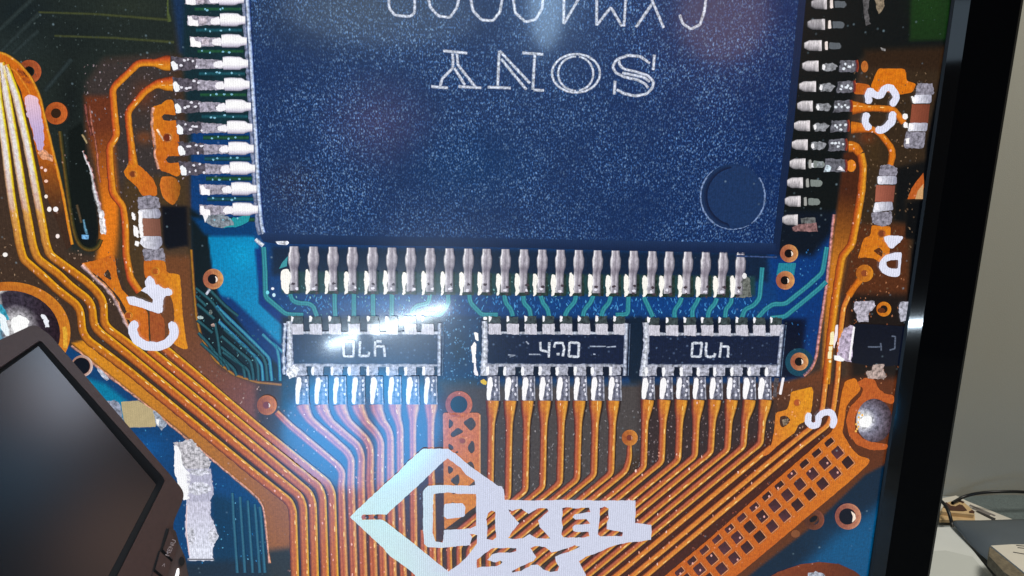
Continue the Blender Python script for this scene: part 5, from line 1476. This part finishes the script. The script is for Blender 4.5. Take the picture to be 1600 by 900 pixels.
# ================================================================== wall, desk and things behind
M['wall'] = room_mat('painted_wall', (0.42, 0.41, 0.355), .85, 900, .05, bump=.12, detail=6)
M['desk'] = room_mat('desk_top', (0.30, 0.33, 0.33), .5, 60, .18)
WY = G(1540, 775, 0).y
mesh('wall', *box_geo(-1.6, 2.2, WY, WY + .05, -.02, 1.9), M['wall'], kind='structure')
mesh('desk_top', *box_geo(-1.3, 1.7, -1.0, WY - .001, -.03, 0), M['desk'], kind='structure', bevel=.002)


def slab(name, pts, z0, z1, mat, label=None, cat=None, bev=.0004, group=None, parent=None):
    """a flat thing lying at height z0..z1; pts are where its upper outline is seen"""
    up = [G(a, b, z1) for a, b in pts]; n = len(up)
    dn = [Vector((p.x, p.y, z0)) for p in up]
    tris = tessellate_polygon([up])
    fs = [tuple(t) for t in tris] + [tuple(n + i for i in t) for t in tris] + [(i, (i + 1) % n, n + (i + 1) % n, n + i) for i in range(n)]
    o = mesh(name, up + dn, fs, mat, bevel=bev, label=label, cat=cat)
    if parent: o.parent = parent
    if group: o['group'] = group
    return o


M['mat'] = room_mat('speckled_grey_green_mat', (0.115, 0.145, 0.145), .7, 700, .35)
M['paper'] = room_mat('paper', (0.66, 0.62, 0.54), .8, 40, .05)
M['white_box'] = room_mat('white_card', (0.66, 0.68, 0.66), .6, 25, .05)
M['ink'] = room_mat('dark_ink', (0.03, 0.028, 0.026), .7)
M['greyink'] = room_mat('grey_ink', (0.2, 0.18, 0.17), .7)
M['wood'] = room_mat('pale_wood', (0.62, 0.43, 0.22), .6, 90, .12)
M['woodtop'] = room_mat('burnt_brown_wood', (0.075, 0.028, 0.014), .6)
M['cable'] = room_mat('black_cable_rubber', (0.006, 0.006, 0.006), .4)
M['film'] = room_mat('blue_grey_plastic_sheet', (0.085, 0.105, 0.125), .35, 8, .25, coat=.2)
M['fore'] = room_mat('book_page_edges', (0.16, 0.13, 0.085), .8, 300, .4)
slab('cutting_mat', [(1497, 776), (1700, 766), (1830, 870), (1640, 835), (1560, 806)], 0, .002, M['mat'], 'speckled grey-green mat on the desk beyond the papers', 'mat')
pr = slab('printed_paper', [(1473, 778), (1494, 774), (1512, 783), (1584, 812), (1590, 826), (1500, 822), (1466, 800)], .0021, .004, M['paper'], 'off-white printed sheet with lines of text, under the pale wooden piece', 'paper')
for k, (a, b, w) in enumerate((((1516, 788), (1556, 805), 1.6), ((1520, 793), (1548, 804), 1.6))):
    slab('text_line', [(a[0], a[1]), (b[0], b[1]), (b[0] - 2, b[1] + w), (a[0] - 2, a[1] + w)], .0041, .0043, M['greyink'], bev=0, parent=pr)
slab('text_line', [(1524, 799), (1528, 798), (1556, 810), (1554, 814)], .0041, .0043, M['ink'], bev=0, parent=pr)

wd = slab('wooden_piece', [(1476, 786), (1492, 781), (1506, 784), (1523, 799), (1522, 804), (1470, 799)], .004, .012, M['wood'], 'pale wooden block with a dark brown burnt top beside the monitor', 'wooden block', bev=.0006)
slab('front_lip', [(1469, 798), (1523, 803), (1523.5, 813), (1468, 812)], .004, .0075, M['wood'], parent=wd, bev=.0005)
slab('burnt_patch', [(1478, 784), (1486, 790), (1493, 791), (1499, 788), (1504, 789), (1511, 797), (1505, 798), (1485, 797), (1474, 792)], .0121, .0128, M['woodtop'], bev=0, parent=wd)
slab('burnt_patch', [(1514, 799), (1519, 796.5), (1523, 799), (1522.5, 801.5), (1515, 801)], .0121, .0126, M['woodtop'], bev=0, parent=wd)
slab('burnt_patch', [(1493, 780.5), (1496, 779), (1507, 784), (1505, 786)], .0121, .0126, M['woodtop'], bev=0, parent=wd)


def cable(name, pts, r, label, cat='cable'):
    cu = bpy.data.curves.new(name, 'CURVE'); cu.dimensions = '3D'; cu.bevel_depth = r; cu.bevel_resolution = 4; cu.resolution_u = 10
    sp_ = cu.splines.new('NURBS'); sp_.points.add(len(pts) - 1)
    for i, p in enumerate(pts): sp_.points[i].co = (*p, 1)
    sp_.use_endpoint_u = True; sp_.order_u = 3
    o = bpy.data.objects.new(name, cu); C.objects.link(o)
    dg = bpy.context.evaluated_depsgraph_get()
    me = bpy.data.meshes.new_from_object(o.evaluated_get(dg)); bpy.data.objects.remove(o)
    me.materials.clear(); me.materials.append(M['cable'])
    for p in me.polygons: p.use_smooth = True
    o = bpy.data.objects.new(name, me); C.objects.link(o); o['label'] = label; o['category'] = cat
    o['group'] = 'cables behind the monitor'
    return o


cable('cable', [G(a, b, z) for a, b, z in ((1488, 786, .014), (1496, 781, .015), (1508, 775, .018), (1530, 770, .025), (1560, 768, .03), (1600, 768, .03), (1660, 776, .02), (1720, 800, .006))], .0017,
      'black cable arching over the mat against the wall')
cable('cable', [G(a, b, z) for a, b, z in ((1440, 768, .02), (1468, 780, .022), (1478, 790, .022), (1484, 804, .018), (1489, 826, .006), (1490, 850, .003))], .0018,
      'black cable curving down beside the wooden block')
slab('white_box', [(1452, 824), (1497, 823), (1510, 846), (1640, 1010), (1400, 1010)], .0, .014, M['white_box'], 'white card box lying beside the monitor, partly under the grey sheet', 'box', bev=.001)
slab('white_sheet', [(1455, 861), (1478, 860), (1520, 870), (1545, 900), (1600, 960), (1440, 960), (1440, 880)], .0142, .0148, room_mat('white_sheet_paper', (.56, .58, .55), .6), 'thin white sheet on top of the white box', 'paper', bev=0)
# curled grey plastic sheet
gn = [((1485, 812), .026), ((1520, 813), .026), ((1560, 812), .026), ((1680, 806), .026)]
rows = [[(1485, 812, .020), (1520, 813.5, .024), (1560, 812, .026), (1700, 808, .026)],
        [(1490, 820, .019), (1524, 822, .027), (1564, 822, .030), (1710, 820, .030)],
        [(1497, 829, .018), (1530, 834, .027), (1570, 836, .031), (1720, 838, .031)],
        [(1508, 842, .017), (1540, 850, .024), (1580, 852, .027), (1730, 856, .027)],
        [(1524, 860, .016), (1552, 870, .020), (1592, 876, .022), (1740, 884, .022)],
        [(1548, 880, .0155), (1574, 892, .018), (1606, 900, .019), (1750, 910, .019)],
        [(1578, 900, .0155), (1600, 912, .017), (1630, 924, .018), (1760, 940, .018)],
        [(1620, 940, .0155), (1640, 950, .017), (1670, 960, .018), (1780, 980, .018)]]
vs = [G(a, b, z) for r in rows for a, b, z in r]
fs = [(i * 4 + j, i * 4 + j + 1, i * 4 + j + 5, i * 4 + j + 4) for i in range(len(rows) - 1) for j in range(3)]
o = mesh('plastic_sheet', vs, fs, M['film'], smooth=True, label='curled blue-grey plastic sheet over the white box', cat='plastic sheet')
md = o.modifiers.new('s', 'SUBSURF'); md.levels = 2; md.render_levels = 2
md = o.modifiers.new('t', 'SOLIDIFY'); md.thickness = .0005
bk = slab('notebook', [(1548, 852), (1580, 850), (1700, 852), (1760, 980), (1622, 912), (1590, 886)], .030, .040, M['paper'], 'open notebook with handwriting at the lower right corner', 'notebook', bev=.0005)
slab('page_edges', [(1546, 854), (1556, 856), (1592, 884), (1640, 925), (1620, 930), (1568, 893), (1545, 868)], .0285, .0385, M['fore'], bev=.0004, parent=bk)
for a, b in (((1588, 851.5), (1604, 853)), ((1590, 855), (1610, 857)), ((1583, 862), (1606, 866))):
    slab('handwriting', [a, b, (b[0], b[1] + .9), (a[0], a[1] + .9)], .0401, .0403, M['ink'], bev=0, parent=bk)
